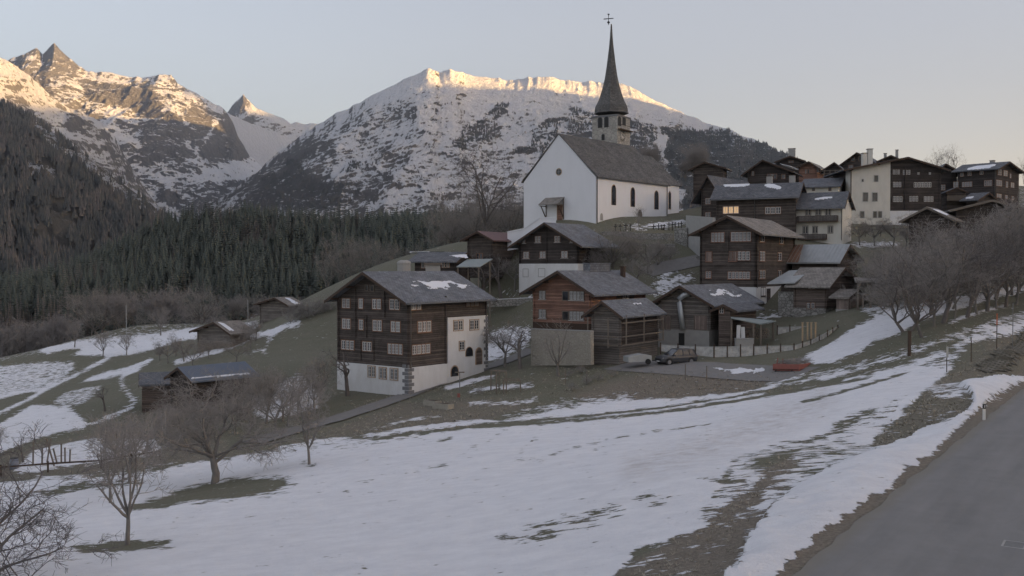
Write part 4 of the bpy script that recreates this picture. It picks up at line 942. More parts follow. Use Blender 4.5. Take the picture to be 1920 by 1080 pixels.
bq=tp('R',530,540,.0); MB().box(T0-te1*.7+te2*.2+UP*(bq.z-.2),te1*.7,te2*(tw-.4),UP*.18).beam(T0-te1*.66+te2*.25+UP*(bq.z+.7),T0-te1*.66+te2*(tw-.3)+UP*(bq.z+.7),.07).build('ledge',M['timber_dark'],tower)
MB().box(T0-te1*.15-te2*.15+UP*(zt-.35),te1*(tw+.3),te2*(tw+.3),UP*.3).build('cornice',M['quoin'],tower)
prof=[(475,92),(468,84),(455,76),(440,70),(420,60),(400,52.5),(375,44.5),(350,38),(325,32),(300,27),(275,23.5),(250,20),(225,17),(200,14),(175,11),(150,8.6),(125,6.6),(100,5),(80,3.8),(62,2.8)]
mx=V2(c,0,475); vs=[];n=8
for i,(yy,hw) in enumerate(prof):
    z=P(U2(c,505,0),V2(c,0,yy),TC.y).z; r=hw/2.455/F*TC.y
    for kk in range(8):
        w=2*pi*(kk+.5)/8; r8=r/cos(pi/8)*.95
        o8=(te1*cos(w)+te2*sin(w))*r8
        # square at the eaves turning octagonal
        cx=1 if cos(w)>0 else -1; cy=1 if sin(w)>0 else -1; s_=max(0,1-i/4.)
        hs_=(tw/2+.45)*(1 if i==0 else .9)
        osq=te1*cx*min(hs_,hs_)+te2*cy*hs_ if False else (te1*(cos(w)/max(abs(cos(w)),abs(sin(w))))+te2*(sin(w)/max(abs(cos(w)),abs(sin(w)))))*hs_
        vs.append(Vector((TC.x,TC.y,z))+(osq*s_+o8*(1-s_)))
# true square corners on the lowest ring
fs=[(i*8+k,i*8+(k+1)%8,(i+1)*8+(k+1)%8,(i+1)*8+k) for i in range(len(prof)-1) for k in range(8)]+[tuple(range(7,-1,-1)),tuple(range((len(prof)-1)*8,len(prof)*8))]
sp=MB().add(vs,fs).build('spire',M['churchroof'],tower)
zz=lambda y:P(U2(c,494,0),V2(c,0,y),TC.y).z
X0=Vector((TC.x,TC.y,0)); X0=X0+Vector(((P(U2(c,493.5,0),50,TC.y).x-TC.x),0,0))
cr_=MB().tube([X0+UP*zz(66),X0+UP*zz(14)],.06,6); cr_.beam(X0+UP*zz(37)-te2*.0+Vector((-.9,.3,0)),X0+UP*zz(37)+Vector((.9,-.3,0)),.14); cr_.cbox(X0+UP*zz(17),.35,.1,.25)
sph=[]; cr_.tube([X0+UP*(zz(60)+.0),X0+UP*(zz(60)+.25),X0+UP*(zz(60)+.5)],[.1,.3,.1],8)
cr_.build('cross',M['iron'],sp)
# snow covered stair parapet by the west door
def parapet(name,label,pts,d,th,mat,cap):
    q=[P(u,v,dd) for (u,v),dd in zip(pts,d)]; r=root(name,(q[0].x,q[0].y,q[0].z-1),label,'wall')
    mb=MB(); mc=MB()
    for a,b in zip(q[:-1],q[1:]):
        mb.prism([a,b,Vector((b.x,b.y,b.z-3)),Vector((a.x,a.y,a.z-3))],Vector((0,th,0))); mc.prism([a+Vector((0,-.1,.003)),b+Vector((0,-.1,.003)),b+Vector((0,-.1,.2)),a+Vector((0,-.1,.2))],Vector((0,th+.2,0)))
    mb.build('wall_body',M[mat],r); mc.build('snow_cap',M[cap],r)
parapet('stair_wall','white stair wall with snowy coping rising to the church door',[c(28,1022),c(100,1008),c(178,955),c(252,957)],[164,163,161,160],.5,'church_white','snow')

# --- generic houses
def gables(name,label,crop,d,a,cx,lx,rx,vb,ve,apex,roofm,wallm,base=None,basem='stone',gable='L',logs=True,os=.8,fo=1.0,th=.2,fa=None,cat='house',board=None,bo=.9,wL=None,wR=None):
    H=House(name,label,cat,U2(crop,cx,0),d,a,U2(crop,lx,0),U2(crop,rx,0),V2(crop,0,vb),V2(crop,0,ve),crop(*apex) if apex else None,gable,os=os,fo=fo,bo=bo,th=th,fa=fa,wL=wL,wR=wR)
    if base:
        zs=P(*crop(cx,base),d).z; H.walls(M[wallm],zs-.1); H.band(H.z0,zs,M[basem]); H.zs=zs
    else: H.walls(M[wallm]); H.zs=H.zb
    H.roof(M[roofm],board and M[board])
    if logs: H.log_ends(M[wallm],H.zs+.02)
    return H
# dark wide house in front of the church
H2=H=gables('log_house','dark brown gabled house with white base below the church front',C2,148,38,393,45,462,455,236,(190,116),'slate','wood_black',base=363,basem='plaster',fo=1.2,os=1.5,bo=6.5)
casement(H,'L',C2,[(140,202,170,235,2),(256,200,286,233,2),(66,222,80,240,1),(347,220,363,236,1),(70,294,101,330,2),(168,292,200,326,2),(296,290,331,326,2)],sill='w',casing='wood_red',pane='curtain',rows=2)
casement(H,'L',C2,[(68,396,97,440,1),(160,394,196,440,1)],sill=False,sash=None,casing='concrete')
H.log_ends(M['wood_black'],H.zs,[('L',H.hit('L',*C2(207,200))[0],H.zs,H.hit('L',*C2(207,150))[1]-.3)])
H.gutter()
# reddish brown house
H3=H=gables('log_house','reddish brown log house standing on a pale terrace wall',C2,116,36,466,128,790,745,522,(268,403),'slate','wood_red',base=722,basem='timber_dark',fo=1.2,os=1.3,bo=1.2)  # dark base band painted in for the shaded gap under the house
casement(H,'L',C2,[(165,527,198,572,2,{'sill':'w'}),(163,638,201,686,2,{'sill':'w'}),(345,530,428,578,4,{'sill':'w'}),(345,650,426,697,4,{'sill':'w'}),(303,530,335,580,1,{'pane':'glass','sash':None,'sill':False}),(303,650,335,697,1,{'pane':'glass','sash':None,'sill':False})],casing='timber',pane='curtain',rows=2)
a0,zt=H.hit('R',*C2(622,516)); a1,zb=H.hit('R',*C2(728,575))
H.slab('R',a0,a1,zb,H.hit('R',*C2(640,516))[1],M['wood_black'],'recess_shade',.03,.1)  # flat dark slab painted in for the shaded balcony opening
casement(H,'R',C2,[(655,525,695,572,2)],casing='timber_dark',sill=False,rows=1,pane='glass')
a,zt=H.hit('R',*C2(540,415)); H.chimney(H.w1*.5,H.w2*.62,1.0,5.0,.9,'slate','slate',1.0); H.chimney(H.w1*.3,H.w2*.9,.5,.5,1.2,'timber_dark')
# lower ridge of rear part
# stilted granary
H4=H=gables('granary','weathered hay barn on stilts with pole rails','''.'''and C2,107,34,640,478,868,850,656,(533,582),'slate','wood_grey',fo=.9,os=.9,bo=.6,cat='barn')
H.root['category']='barn'
# dark panel painted in for the shade of the open loft, recess slab
H.slab('R',.25,H.wR-.1,H.zb,H.ze-.15,M['wood_black'],'loft_shade',.02,.1)
rl_=MB()
for y,x0,x1 in ((714,630,862),(795,630,845),(845,630,835)):
    p0=H.pt('R',0,H.hit('R',*C2(640,y),)[1],.85); rl_.beam(p0-H.eR*.9,H.pt('R',H.wR*.97,p0.z,.85),.12)
for fr_ in (0,.45,.97):
    p=H.pt('R',H.wR*fr_,0,.85); rl_.beam(p+UP*(H.zb),p+UP*(H.zb+3.3 if fr_<.5 else H.zb+3),.14)
for y in (795,845):
    z=H.hit('L',*C2(560,y))[1]; rl_.beam(H.pt('L',-.2,z,.7),H.pt('L',H.wL+.6,z,.7),.12)
for fr_ in (.3,1.05):
    p=H.pt('L',H.wL*fr_,0,.7); rl_.beam(p+UP*(H.zb-.3),p+UP*(H.zb+3.0),.14)
rl_.build('railing',M['timber'],H.root)
H.snow([C2(720,600),C2(775,598),C2(778,606),C2(725,610)],dens=.4,rag=.3)
# barn with the big pipe
H5=H=gables('workshop_barn','brown timber barn with a bent zinc duct on its gable','.'and C6,117,36,690,330,1000,560,255,(475,132),'slate','wood_grey',base=462,basem='concrete',fo=1.0,os=1.1,bo=1.4)
H.root['category']='barn'
H.door('L',C6(472,478),C6(514,566),'iron','concrete')
for x0,x1 in ((345,410),(585,680)): H.window('L',C6(x0,355),C6(x1,452),2,casing='timber',shut=True,sill=False)
a1,z1=H.hit('L',*C6(545,196)); a2,z2=H.hit('L',*C6(490,245)); a3,z3=H.hit('L',*C6(508,452))
MB().tube([H.pt('L',a1,z1,-.1),H.pt('L',a1,z1,.35),H.pt('L',(a1*.6+a2*.4),z1-.12,.5),H.pt('L',a2+.05,z1-.6,.5),H.pt('L',a2,z2-.2,.5),H.pt('L',(a2+a3)/2,(z2+z3)/2,.42),H.pt('L',a3,z3,.35)],.33,12).build('duct',M['pipe'],H.root,smooth=True)
H.snow([C6(692,175),C6(770,165),C6(830,163),C6(880,190),C6(930,205),C6(880,222),C6(760,222),C6(700,205)],dens=.02,rag=1.,step=.09)
# annex
H5b=H=gables('barn_annex','small plank annex with white cross window beside the duct barn','.'and C6,115,36,842,760,1030,570,300,None,'slate_dark','wood_brown',fo=.4,os=1.0,bo=.2,fa=.5,logs=False,base=None,cat='shed')
H.ze
casement(H,'L',C6,[(765,293,795,336,1)],sill=False,rows=2)
# tall house
H6=H=gables('log_house','tall four storey dark log house with many casement windows',C3,132,34,437,105,662,890,548,(262,456),'slate_brown','wood_dark',base=885,basem='plaster',fo=1.2,os=1.3,bo=.8)
casement(H,'L',C3,[(173,561,247,614,4),(290,557,406,610,5),(277,674,321,728,2,{'shut':True}),(330,673,400,724,3),(140,676,174,730,1,{'shut':True}),(272,794,400,834,6),(140,792,169,830,2)],casing='wood_red',pane='curtain')
casement(H,'R',C3,[(460,566,485,615,1),(576,572,598,625,1),(458,673,488,728,2),(566,680,588,726,1),(456,786,490,832,2),(565,786,586,826,1)],casing='casing')
casement(H,'R',C3,[(465,888,492,935,2)],casing='timber_dark')
H.door('R',C3(498,893),C3(521,980),'wood_dark','timber_dark'); H.gutter(); H.downpipe('R',.2,H.zb,H.ze)
pos=[('L',H.hit('L',*C3(272,500))[0],H.zs+4.2,H.zs+7.3)]; H.log_ends(M['wood_dark'],H.zs,pos)
# long house behind, eaves to the viewer
def eaves(name,label,crop,d,a,cx,lx,rx,vb,ve,vr,roofm,wallm,cat='house',os=.8,fo=.9,logs=False,base=None,basem='stone',fa=None,th=.2,wR=None):
    # long side on L, gable on R; apex given at the gable end
    return gables(name,label,crop,d,a,cx,lx,rx,vb,ve,vr,roofm,wallm,base=base,basem=basem,gable='R',logs=logs,os=os,fo=fo,fa=fa,cat=cat,th=th,wR=wR)
H7=H=eaves('log_house','long dark log house with three warm glowing panes',C3,160,25,666,200,712,560,332,(692,244),'slate_dark','wood_dark',logs=True,os=1.0)
H.window('L',C3(241,404),C3(334,446),3,pane='lit',sill=False,rows=2,label='window with warm emissive panes'); H.window('L',C3(493,408),C3(584,447),3,pane='curtain',sill=False,rows=2)
H.downpipe('L',H.hit('L',*C3(430,400))[0],H.zb,H.ze); H.gutter()
H.snow([C3(230,266),C3(400,266),C3(402,278),C3(350,288),C3(250,286)],dens=.6,rag=.5); H.snow([C3(487,268),C3(540,268),C3(585,290),C3(580,305),C3(540,300),C3(500,292)],dens=.5,rag=.8)
for x in (490,628):
    a,y=H.roofhit(*C3(x,250)); H.chimney(H.w1*.5,H.hit('L',*C3(x,400))[0],.9,.9,1.6,'concrete','timber_dark')
H7b=H=gables('log_house','narrow dark house peeking out behind the long one',C3,172,38,205,112,420,520,300,(298,206),'slate_dark','wood_dark',os=1.6,fo=1.0,fa=.5)
casement(H,'L',C3,[(137,356,166,389,2),(137,440,166,476,2)],sill=False,rows=2)
# white house with balcony
H8=H=eaves('white_house','white plastered house with a dark wooden balcony',C3,158,28,950,665,1003,605,396,(984,310),'slate_dark','cream',os=.9,fo=.5)
casement(H,'L',C3,[(734,404,763,455,2),(794,406,823,455,2),(852,400,881,456,2),(717,521,746,566,2),(776,523,802,562,2),(867,521,894,562,2)],sill=False,casing='timber',rows=1)
def balcony(H,f,q0,q1,dep=1.2,mat='plank_dark',rail=1.0):
    a0,z0=H.hit(f,*q0);a1,z1=H.hit(f,*q1);a0,a1=sorted((a0,a1));zb=min(z0,z1); n=H.eR if f=='L' else H.eL; e=H.eL if f=='L' else H.eR
    h=abs(z0-z1); fl=MB().box(H.C+e*a0-n*dep+UP*zb,e*(a1-a0),n*(dep-.002),UP*.14).build('balcony',M['timber_dark'],H.root)
    rb=MB(); x=a0
    while x<a1: rb.box(H.C+e*x-n*dep+UP*(zb+.14),e*.13,n*.05,UP*(h-.22)); x+=.17
    rb.box(H.C+e*a0-n*(dep+.03)+UP*(zb+h-.08),e*(a1-a0),n*.1,UP*.09)
    for x in (a0,a1-.05): rb.box(H.C+e*x-n*(dep-.06)+UP*(zb+.14),e*.05,n*(dep-.07),UP*(h-.14))
    rb.build('railing',M[mat],fl)
balcony(H,'L',C3(690,500),C3(928,458)); balcony(H,'L',C3(690,604),C3(860,568),.8)
H.gutter(); H.downpipe('L',.1,H.zb,H.ze); H.snow([C3(785,357),C3(860,347),C3(898,346),C3(880,356),C3(830,366),C3(790,368)],dens=.6,rag=.3)
# large white and dark house
H9=H=gables('large_house','big gabled house, left half white plaster and right half black timber',C4,186,3,640,105,700,560,180,(488,110),'slate_dark','wood_black',fo=1.2,os=1.6,bo=1,logs=False,wR=12)
H.z0-=1
aw,_=H.hit('L',*C4(346,300)); 
poly=[H.pt('L',aw,H.z0,.12),H.pt('L',H.wL+.05,H.z0,.12),H.pt('L',H.wL+.05,H.zroof(H.wL)-.06,.12),H.pt('L',aw,H.zroof(aw)-.06,.12)]
MB().prism(poly,H.eR*3).build('plaster_wall',M['cream'],H.root)
_,zz_=H.hit('L',*C4(400,430)); H.slab('L',.1,aw-.003,H.z0,zz_,M['plaster'],'foundation',.1,.4)
outset(H,'L',.12,lambda:casement(H,'L',C4,[(252,220,273,255,1),(178,242,187,256,1),(185,322,213,373,1),(241,323,269,372,1),(168,434,191,470,1),(246,434,266,470,1),(276,434,296,470,1),(173,529,185,553,1)],sill=False,casing='concrete',sash=None))
casement(H,'L',C4,[(362,185,403,213,3),(422,187,466,215,3),(508,201,521,214,1),(576,201,589,214,1),(363,258,412,289,3),(487,260,591,290,5),(363,343,419,377,3),(460,342,512,374,3),(547,344,603,376,3)],sill=False,casing='timber_dark',pane='curtain',rows=2)
H.log_ends(M['wood_black'],zz_,[('L',H.hit('L',*C4(435,300))[0],zz_,zz_+8)])
for x,y,h in ((225,0,2.2),(255,0,2.8)): H.chimney(H.w1*.8 if x==225 else H.w1*.74,2.5,.9,.9,h+.2,'cream')
H.snow([C4(120,240),C4(250,188),C4(345,160),C4(420,128),C4(430,132),C4(360,165),C4(200,215)],side=1,dens=.5,rag=.4)
# far right house
H10=H=eaves('log_house','black timber house with snowy roof at the village edge',C4,198,46,971,742,1108,400,178,(1035,137),'slate_dark','wood_black',os=1.0,fo=1.0)
casement(H,'L',C4,[(767,204,784,224,1),(810,198,831,220,2),(777,259,834,286,4),(909,249,953,281,4),(882,196,902,213,1),(725,258,752,290,2)],sill=False,pane='curtain',rows=2)
casement(H,'R',C4,[(986,184,1009,216,2),(1021,191,1044,222,2),(1058,210,1066,234,1),(977,248,1011,281,3),(1034,257,1047,290,1),(1064,263,1084,291,2),(980,330,1008,350,3),(1030,338,1045,356,1),(1068,344,1082,362,1)],sill=False,pane='curtain',rows=2)
H.downpipe('L',.1,H.zb,H.ze); H.snow([C4(805,178),C4(860,163),C4(985,152),C4(975,160),C4(930,178),C4(810,188)],dens=.6,rag=.5); H.chimney(H.w1*.5,H.w2*.4,.8,.8,.8)
H11=H=gables('log_house','small dark house with wooden loggia tucked between bigger ones',C4,206,10,735,625,800,420,195,(655,146),'slate_dark','wood_black',os=1.3,fo=1.0,wR=9)
casement(H,'L',C4,[(646,276,673,306,2)],sill=False,rows=2,casing='casing'); 
H11c=H=gables('balcony_house','wooden lean-to wing with a grey board balcony','.'and C4,194,10,795,680,830,425,318,None,'slate_dark','wood_dark',os=.3,fo=.4,logs=False,fa=.5,wR=4)
balcony(H,'L',C4(682,375),C4(792,340),1.0,'timber')
H11b=H=eaves('barn','low dark barn with a patch of snow on its eave',C4,190,50,862,795,965,420,362,(940,318),'slate_dark','wood_black',os=.9,fo=.6,cat='barn')
H.snow([C4(797,350),C4(840,344),C4(848,350),C4(820,360),C4(798,360)],dens=.6,rag=.2)
H12=H=gables('barn','brown gabled barn at the top of the orchard','.'and C4,150,36,690,458,735,640,468,(565,404),'slate_brown','wood_dark',os=1.3,fo=1.2,cat='barn',board='timber')
H.snow([C4(600,420),C4(640,428),C4(700,455),C4(690,460),C4(620,432)],dens=.5,rag=.2)
H13=H=gables('barn','wide brown barn half hidden by bare trees','.'and C4,152,12,1110,735,1180,640,418,(957,361),'slate_brown','wood_dark',os=1.2,fo=1.2,cat='barn',board='timber',wR=10)
# background row
H=gables('log_house','dark hill house with two white chimneys and white windows',C3,205,26,628,385,712,330,190,(475,123),'slate_dark','wood_black',os=1.2,fo=1.2,wR=9)
casement(H,'L',C3,[(505,212,522,240,1),(524,212,541,240,1),(544,212,560,240,1),(590,215,610,238,1),(412,195,425,220,1)],sill=False,sash=None,pane='curtain',detail=False)
H.snow([C3(580,150),C3(640,165),C3(690,185),C3(675,186),C3(600,162)],dens=.6,rag=.3)
H=gables('log_house','dark house behind with a tall chimney on its ridge',C3,235,20,700,575,750,250,128,(640,100),'slate_dark','wood_black',os=1.2,fo=1.0,wR=9)
casement(H,'L',C3,[(632,132,643,144,1),(648,132,660,144,1)],sill=False,sash=None,pane='curtain'); H.chimney(H.w1*.45,1.5,1.6,1.2,1.9,'concrete','timber_dark'); 
H=gables('timber_house','light reddish timber house among the dark roofs',C3,225,30,790,690,850,270,165,(765,132),'slate_brown','wood_red',os=1.2,fo=1.0,wR=9)
casement(H,'L',C3,[(730,182,738,208,1),(745,182,753,208,1),(800,175,810,200,1)],sill=False,sash=None,pane='curtain')
H=gables('barn','black hay barn fronted by horizontal pole rails',C3,210,26,945,842,1015,260,182,(903,138),'slate_dark','wood_black',os=1.0,fo=1.0,cat='barn',wR=9)
rb=MB()
for y in (192,210,228):
    z=H.hit('L',*C3(900,y))[1]; rb.beam(H.pt('L',-.2,z,1.0),H.pt('L',H.wL+.4,z,1.0),.16)
for x in (.05,.35,.65,.98): rb.beam(H.pt('L',H.wL*x,H.hit('L',*C3(900,240))[1],1.0),H.pt('L',H.wL*x,H.hit('L',*C3(900,188))[1],1.0),.16)
rb.build('railing',M['timber'],H.root)
H=gables('log_house','high dark gabled house topping the row above the white walls',C3,245,36,1150,935,1225,220,150,(1036,80),'slate_dark','wood_black',os=1.6,fo=1.0,wR=9)
casement(H,'L',C3,[(1005,108,1025,134,1),(1050,106,1070,132,1),(990,158,1015,175,1),(1062,153,1090,172,1)],sill=False,sash=None,pane='curtain')
H=gables('log_house','small dark house with two chimney stacks beside the big gable',C4,240,30,400,285,440,180,125,(352,96),'slate_dark','wood_black',os=1.0,fo=.8,wR=9)
H.chimney(H.w1*.8,1,.6,.6,1.2); H.chimney(H.w1*.2,1,.6,.6,1.8)
H=eaves('log_house','low white walled house under a wide grey roof',C3,186,24,925,722,975,330,284,(965,243),'slate_dark','cream',os=.6,fo=.5)
casement(H,'L',C3,[(772,295,787,310,1),(870,293,885,310,1)],sill=False,sash=None)
H=gables('barn','grey brown barn standing alone beside the church',C3,195,24,232,62,256,300,172,(128,134),'slate_brown','wood_dark',os=1.0,fo=.8,cat='barn')
# tin roof barn and lower barn
H15=H=eaves('barn','black barn under a rusty silver tin roof','.'and C3,138,42,915,655,1035,800,722,(978,626),'tin','wood_dark',logs=True,os=.7,fo=.9,cat='barn')
a0,y0=0,0
mb=MB(); f=H.fa*H.w1
for k in range(5):
    x0=-H.os+.1; 
    y=H.w2+H.bo-.25-k*.0
rs=[H.roofsurf(-H.os,H.w2+H.bo,.01),H.roofsurf(-H.os,H.w2+H.bo-2.1,.01),H.roofsurf(f,H.w2+H.bo-1.3,.01),H.roofsurf(f,H.w2+H.bo,.01)]
MB().prism(rs,UP*.02).build('rust_sheet',M['rust'],H.roofobj)
for f0 in np.linspace(.05,.95,14): mb.beam(H.roofsurf(-H.os,-H.fo+(H.w2+H.fo+H.bo)*f0,.03),H.roofsurf(f,-H.fo+(H.w2+H.fo+H.bo)*f0,.03),.05,.04)
mb.build('standing_seam',M['tin'],H.roofobj)
mb=MB()
for k in range(10): mb.box(H.roofsurf(-H.os-.05,-H.fo+(H.w2+H.fo+H.bo)*k/10+.05,-.12),H.e2*((H.w2+H.fo+H.bo)/10-.1),H.e1*.9,UP*.0+Vector((0,0,.05))+UP*.0)
MB().box(H.roofsurf(H.w1*.5,H.w2+.4,-3.2),H.e1*1.1,H.e2*1.0,UP*3.6).build('chimney',M['plaster'],H.root)
H16=H=eaves('barn','brown log barn with stone slab roof and plank lean-to','.'and C3,124,46,852,665,1030,1020,865,(955,767),'slate_brown','wood_brown',logs=True,base=1012,basem='stone',os=.9,fo=1.1,cat='barn')
casement(H,'L',C3,[(750,869,768,894,1),(772,869,789,894,1),(742,979,762,1013,1),(768,979,787,1013,1)],sill=False,casing='casing',rows=2)
a0,_=H.hit('L',*C3(670,900));a1,_=H.hit('L',*C3(562,900)); z0=H.hit('L',*C3(620,1015))[1]; z1=H.hit('L',*C3(620,912))[1]
H.slab('L',a0,a1,z0-1.5,z1,M['stone'],'stone_wing',-.3,3.5)
rf=[H.C+H.e2*(a0-.5)-H.e1*.9+UP*(H.ze+.02),H.C+H.e2*(a1+.9)-H.e1*.9+UP*(H.ze-.15),H.C+H.e2*(a1+.1)+H.e1*3.2+UP*(H.ze+1.5),H.C+H.e2*(a0-.5)+H.e1*3.2+UP*(H.ze+1.65)]
MB().prism(rf,UP*.16).build('wing_roof',M['tin'],H.root)
H.slab('L',a0,a1-.3,z1+.003,H.ze-.1,M['wood_dark'],'wing_wall',-.5,3.2)
# plank lean-to
H16b=H=eaves('lean_to_shed','small vertical plank shed on a concrete base by the barn','.'and C3,121,50,990,918,1078,1046,948,(1000,898),'slate_brown','plank_v',base=1018,basem='concrete',os=.35,fo=.3,fa=.62,cat='shed')
# house and barns behind the large log house
H17=H=eaves('cottage','low dark cottage with patterned round windows behind the log house',C1,150,15,722,505,800,365,310,(785,262),'slate_dark','wood_black',os=1.0,fo=.6)
casement(H,'L',C1,[(541,312,574,348,2),(650,312,690,345,3)],sill=False,rows=2)
H.snow([C1(682,283),C1(780,276),C1(786,298),C1(740,292)],dens=.6,rag=.5)
H.snow([C1(478,254),C1(700,250),C1(702,262),C1(480,266)],dens=.8,rag=.2)
q=P(*C1(448,358),148); zt=P(*C1(448,306),148).z
ch=root('round_chimney',(q.x,q.y,q.z-2),'stout round plastered chimney with cap left of the cottage','chimney')
MB().tube([(q.x,q.y,q.z-2),(q.x,q.y,zt-.5)],1.0,14).build('shaft',M['concrete'],ch,smooth=False); MB().tube([(q.x,q.y,zt-.5),(q.x,q.y,zt-.2),(q.x,q.y,zt)],[1.1,.95,.5],14).build('cap',M['concrete'],ch)
q=P(*C1(602,352),140); zt=P(*C1(602,320),140).z
ch=root('square_chimney',(q.x,q.y,q.z-2),'low square chimney with overhanging cap before the cottage','chimney')
MB().cbox((q.x,q.y,(q.z-2+zt-.35)/2),2.0,1.4,zt-.35-q.z+2).build('shaft',M['concrete'],ch); MB().cbox((q.x,q.y,zt-.2),2.5,1.8,.3).build('cap',M['timber'],ch)
H18=H=gables('barn','dark log barn with dull red sheet roof left of the church','.'and C1,160,30,915,787,1042,330,192,(836,150),'redroof','wood_dark',os=.9,fo=1.0,cat='barn')
casement(H,'L',C1,[(835,272,848,298,1),(852,272,866,298,1)],sill=False,sash=None,pane='curtain')
# barns in the western meadow
H=gables('hay_barn','solitary log hay barn with snowy right roof slope','.'and CW,188,32,1628,1462,1688,232,94,(1556,52),'slate_brown','wood_grey',os=.8,fo=1.0,cat='barn')
H.snow([CW(1598,54),CW(1630,58),CW(1690,92),CW(1660,94)],dens=.7,rag=.2)
H=gables('hay_barn','grey log hay barn among orchard trees, snow on its roof','.'and CW,163,30,1300,1110,1400,362,248,(1214,190),'slate_brown','wood_grey',base=318,basem='timber',os=.9,fo=1.1,cat='barn')
H.snow([CW(1222,192),CW(1262,200),CW(1322,242),CW(1290,244)],dens=.7,rag=.2)
H=gables('metal_roof_barn','long barn under a blue grey ribbed metal roof','.'and CW,112,42,1075,1000,1400,700,512,(1003,444),'metalroof','wood_black',os=.8,fo=.5,cat='barn',fa=.5,wL=4.6)
HM=H
H.snow([CW(1075,506),CW(1240,492),CW(1400,478),CW(1415,487),CW(1240,502),CW(1080,516)],dens=.8,rag=.2)
mb=MB()
for k in range(36):
    y=-H.fo+.2+(H.w2+H.fo+H.bo-.4)*k/35; mb.beam(H.roofsurf(-H.os,y,.015),H.roofsurf(H.fa*H.w1,y,.015),.045,.035)
mb.build('roof_rib',M['metalroof'],H.roofobj)
H=gables('slate_roof_barn','older slate roofed barn joined to the metal roofed one','.'and CW,116,70,800,790,1020,700,543,(787,437),'slate_dark','wood_brown',os=.6,fo=.5,cat='barn',fa=.5,wL=6)
# open shed with sheet roof near the cottage
def openshed(name,label,corners,th,mat,posts,foot,pm='timber',cat='shed',group=None):
    q=[P(u,v,d) for u,v,d in corners]; r=root(name,(q[0].x,q[0].y,foot),label,cat,group)
    rf=MB().prism(q,UP*th).build('roof',M[mat],r)
    for u,v,d in posts:
        p=P(u,v,d); MB().beam((p.x,p.y,gz(p.x,p.y)-.2),(p.x,p.y,p.z),.2).build('post',M[pm],r)
    return r
openshed('open_shed','open shed with pale green sheet roof below the barns',[(*C1(727,345),144),(*C1(850,345),144),(*C1(920,303),150),(*C1(785,305),152)],.12,'greyroof',[(*C1(735,346),144.3),(*C1(845,346),144.3),(*C1(905,312),149),(*C1(790,312),151)],-3)
openshed('open_shed','lean-to shelter with flat grey sheet roof beside the duct barn',[(*C6(845,374),112),(*C6(1062,418),112),(*C6(1172,398),117),(*C6(845,362),117.5)],.12,'greyroof',[(*C6(1008,412),112.3),(*C6(1062,416),112.4),(*C6(850,378),112.3),(*C6(1150,400),116.5)],-9)
openshed('open_shed','dark open cart shed with snowy edge right of the barns',[(*C4(140,858),118),(*C4(470,850),118),(*C4(470,845),126),(*C4(130,838),126)],.25,'slate_brown',[(*C4(155,858),118.5),(*C4(232,858),118.5),(*C4(322,856),118.5),(*C4(455,853),118.5)],-5)
# ---------- bare broadleaf trees ----------
def tubes_np(lines,n):
    V_=[];F_=[];k=0
    ang=np.arange(n)*2*pi/n; ca,sa=np.cos(ang),np.sin(ang)
    for p,r in lines:
        p=np.asarray(p);m=len(p)
        t=np.empty_like(p); t[1:-1]=p[2:]-p[:-2]; t[0]=p[1]-p[0]; t[-1]=p[-1]-p[-2]
        t/=np.linalg.norm(t,axis=1)[:,None]+1e-9
        a=np.cross(t,(0.13,.2,1.0) if abs(t[0][2])<.9 else (1,0.1,0)); a/=np.linalg.norm(a,axis=1)[:,None]+1e-9; b=np.cross(t,a)
        r=np.asarray(r)
        V_.append((p[:,None,:]+(a[:,None,:]*ca[None,:,None]+b[:,None,:]*sa[None,:,None])*r[:,None,None]).reshape(-1,3))
        i=np.arange(m-1)[:,None]*n+np.arange(n)[None,:]; j=np.arange(m-1)[:,None]*n+(np.arange(n)[None,:]+1)%n
        F_.append(np.stack([i,i+n,j+n,j],2).reshape(-1,4)+k); k+=m*n
    return np.concatenate(V_),np.concatenate(F_)
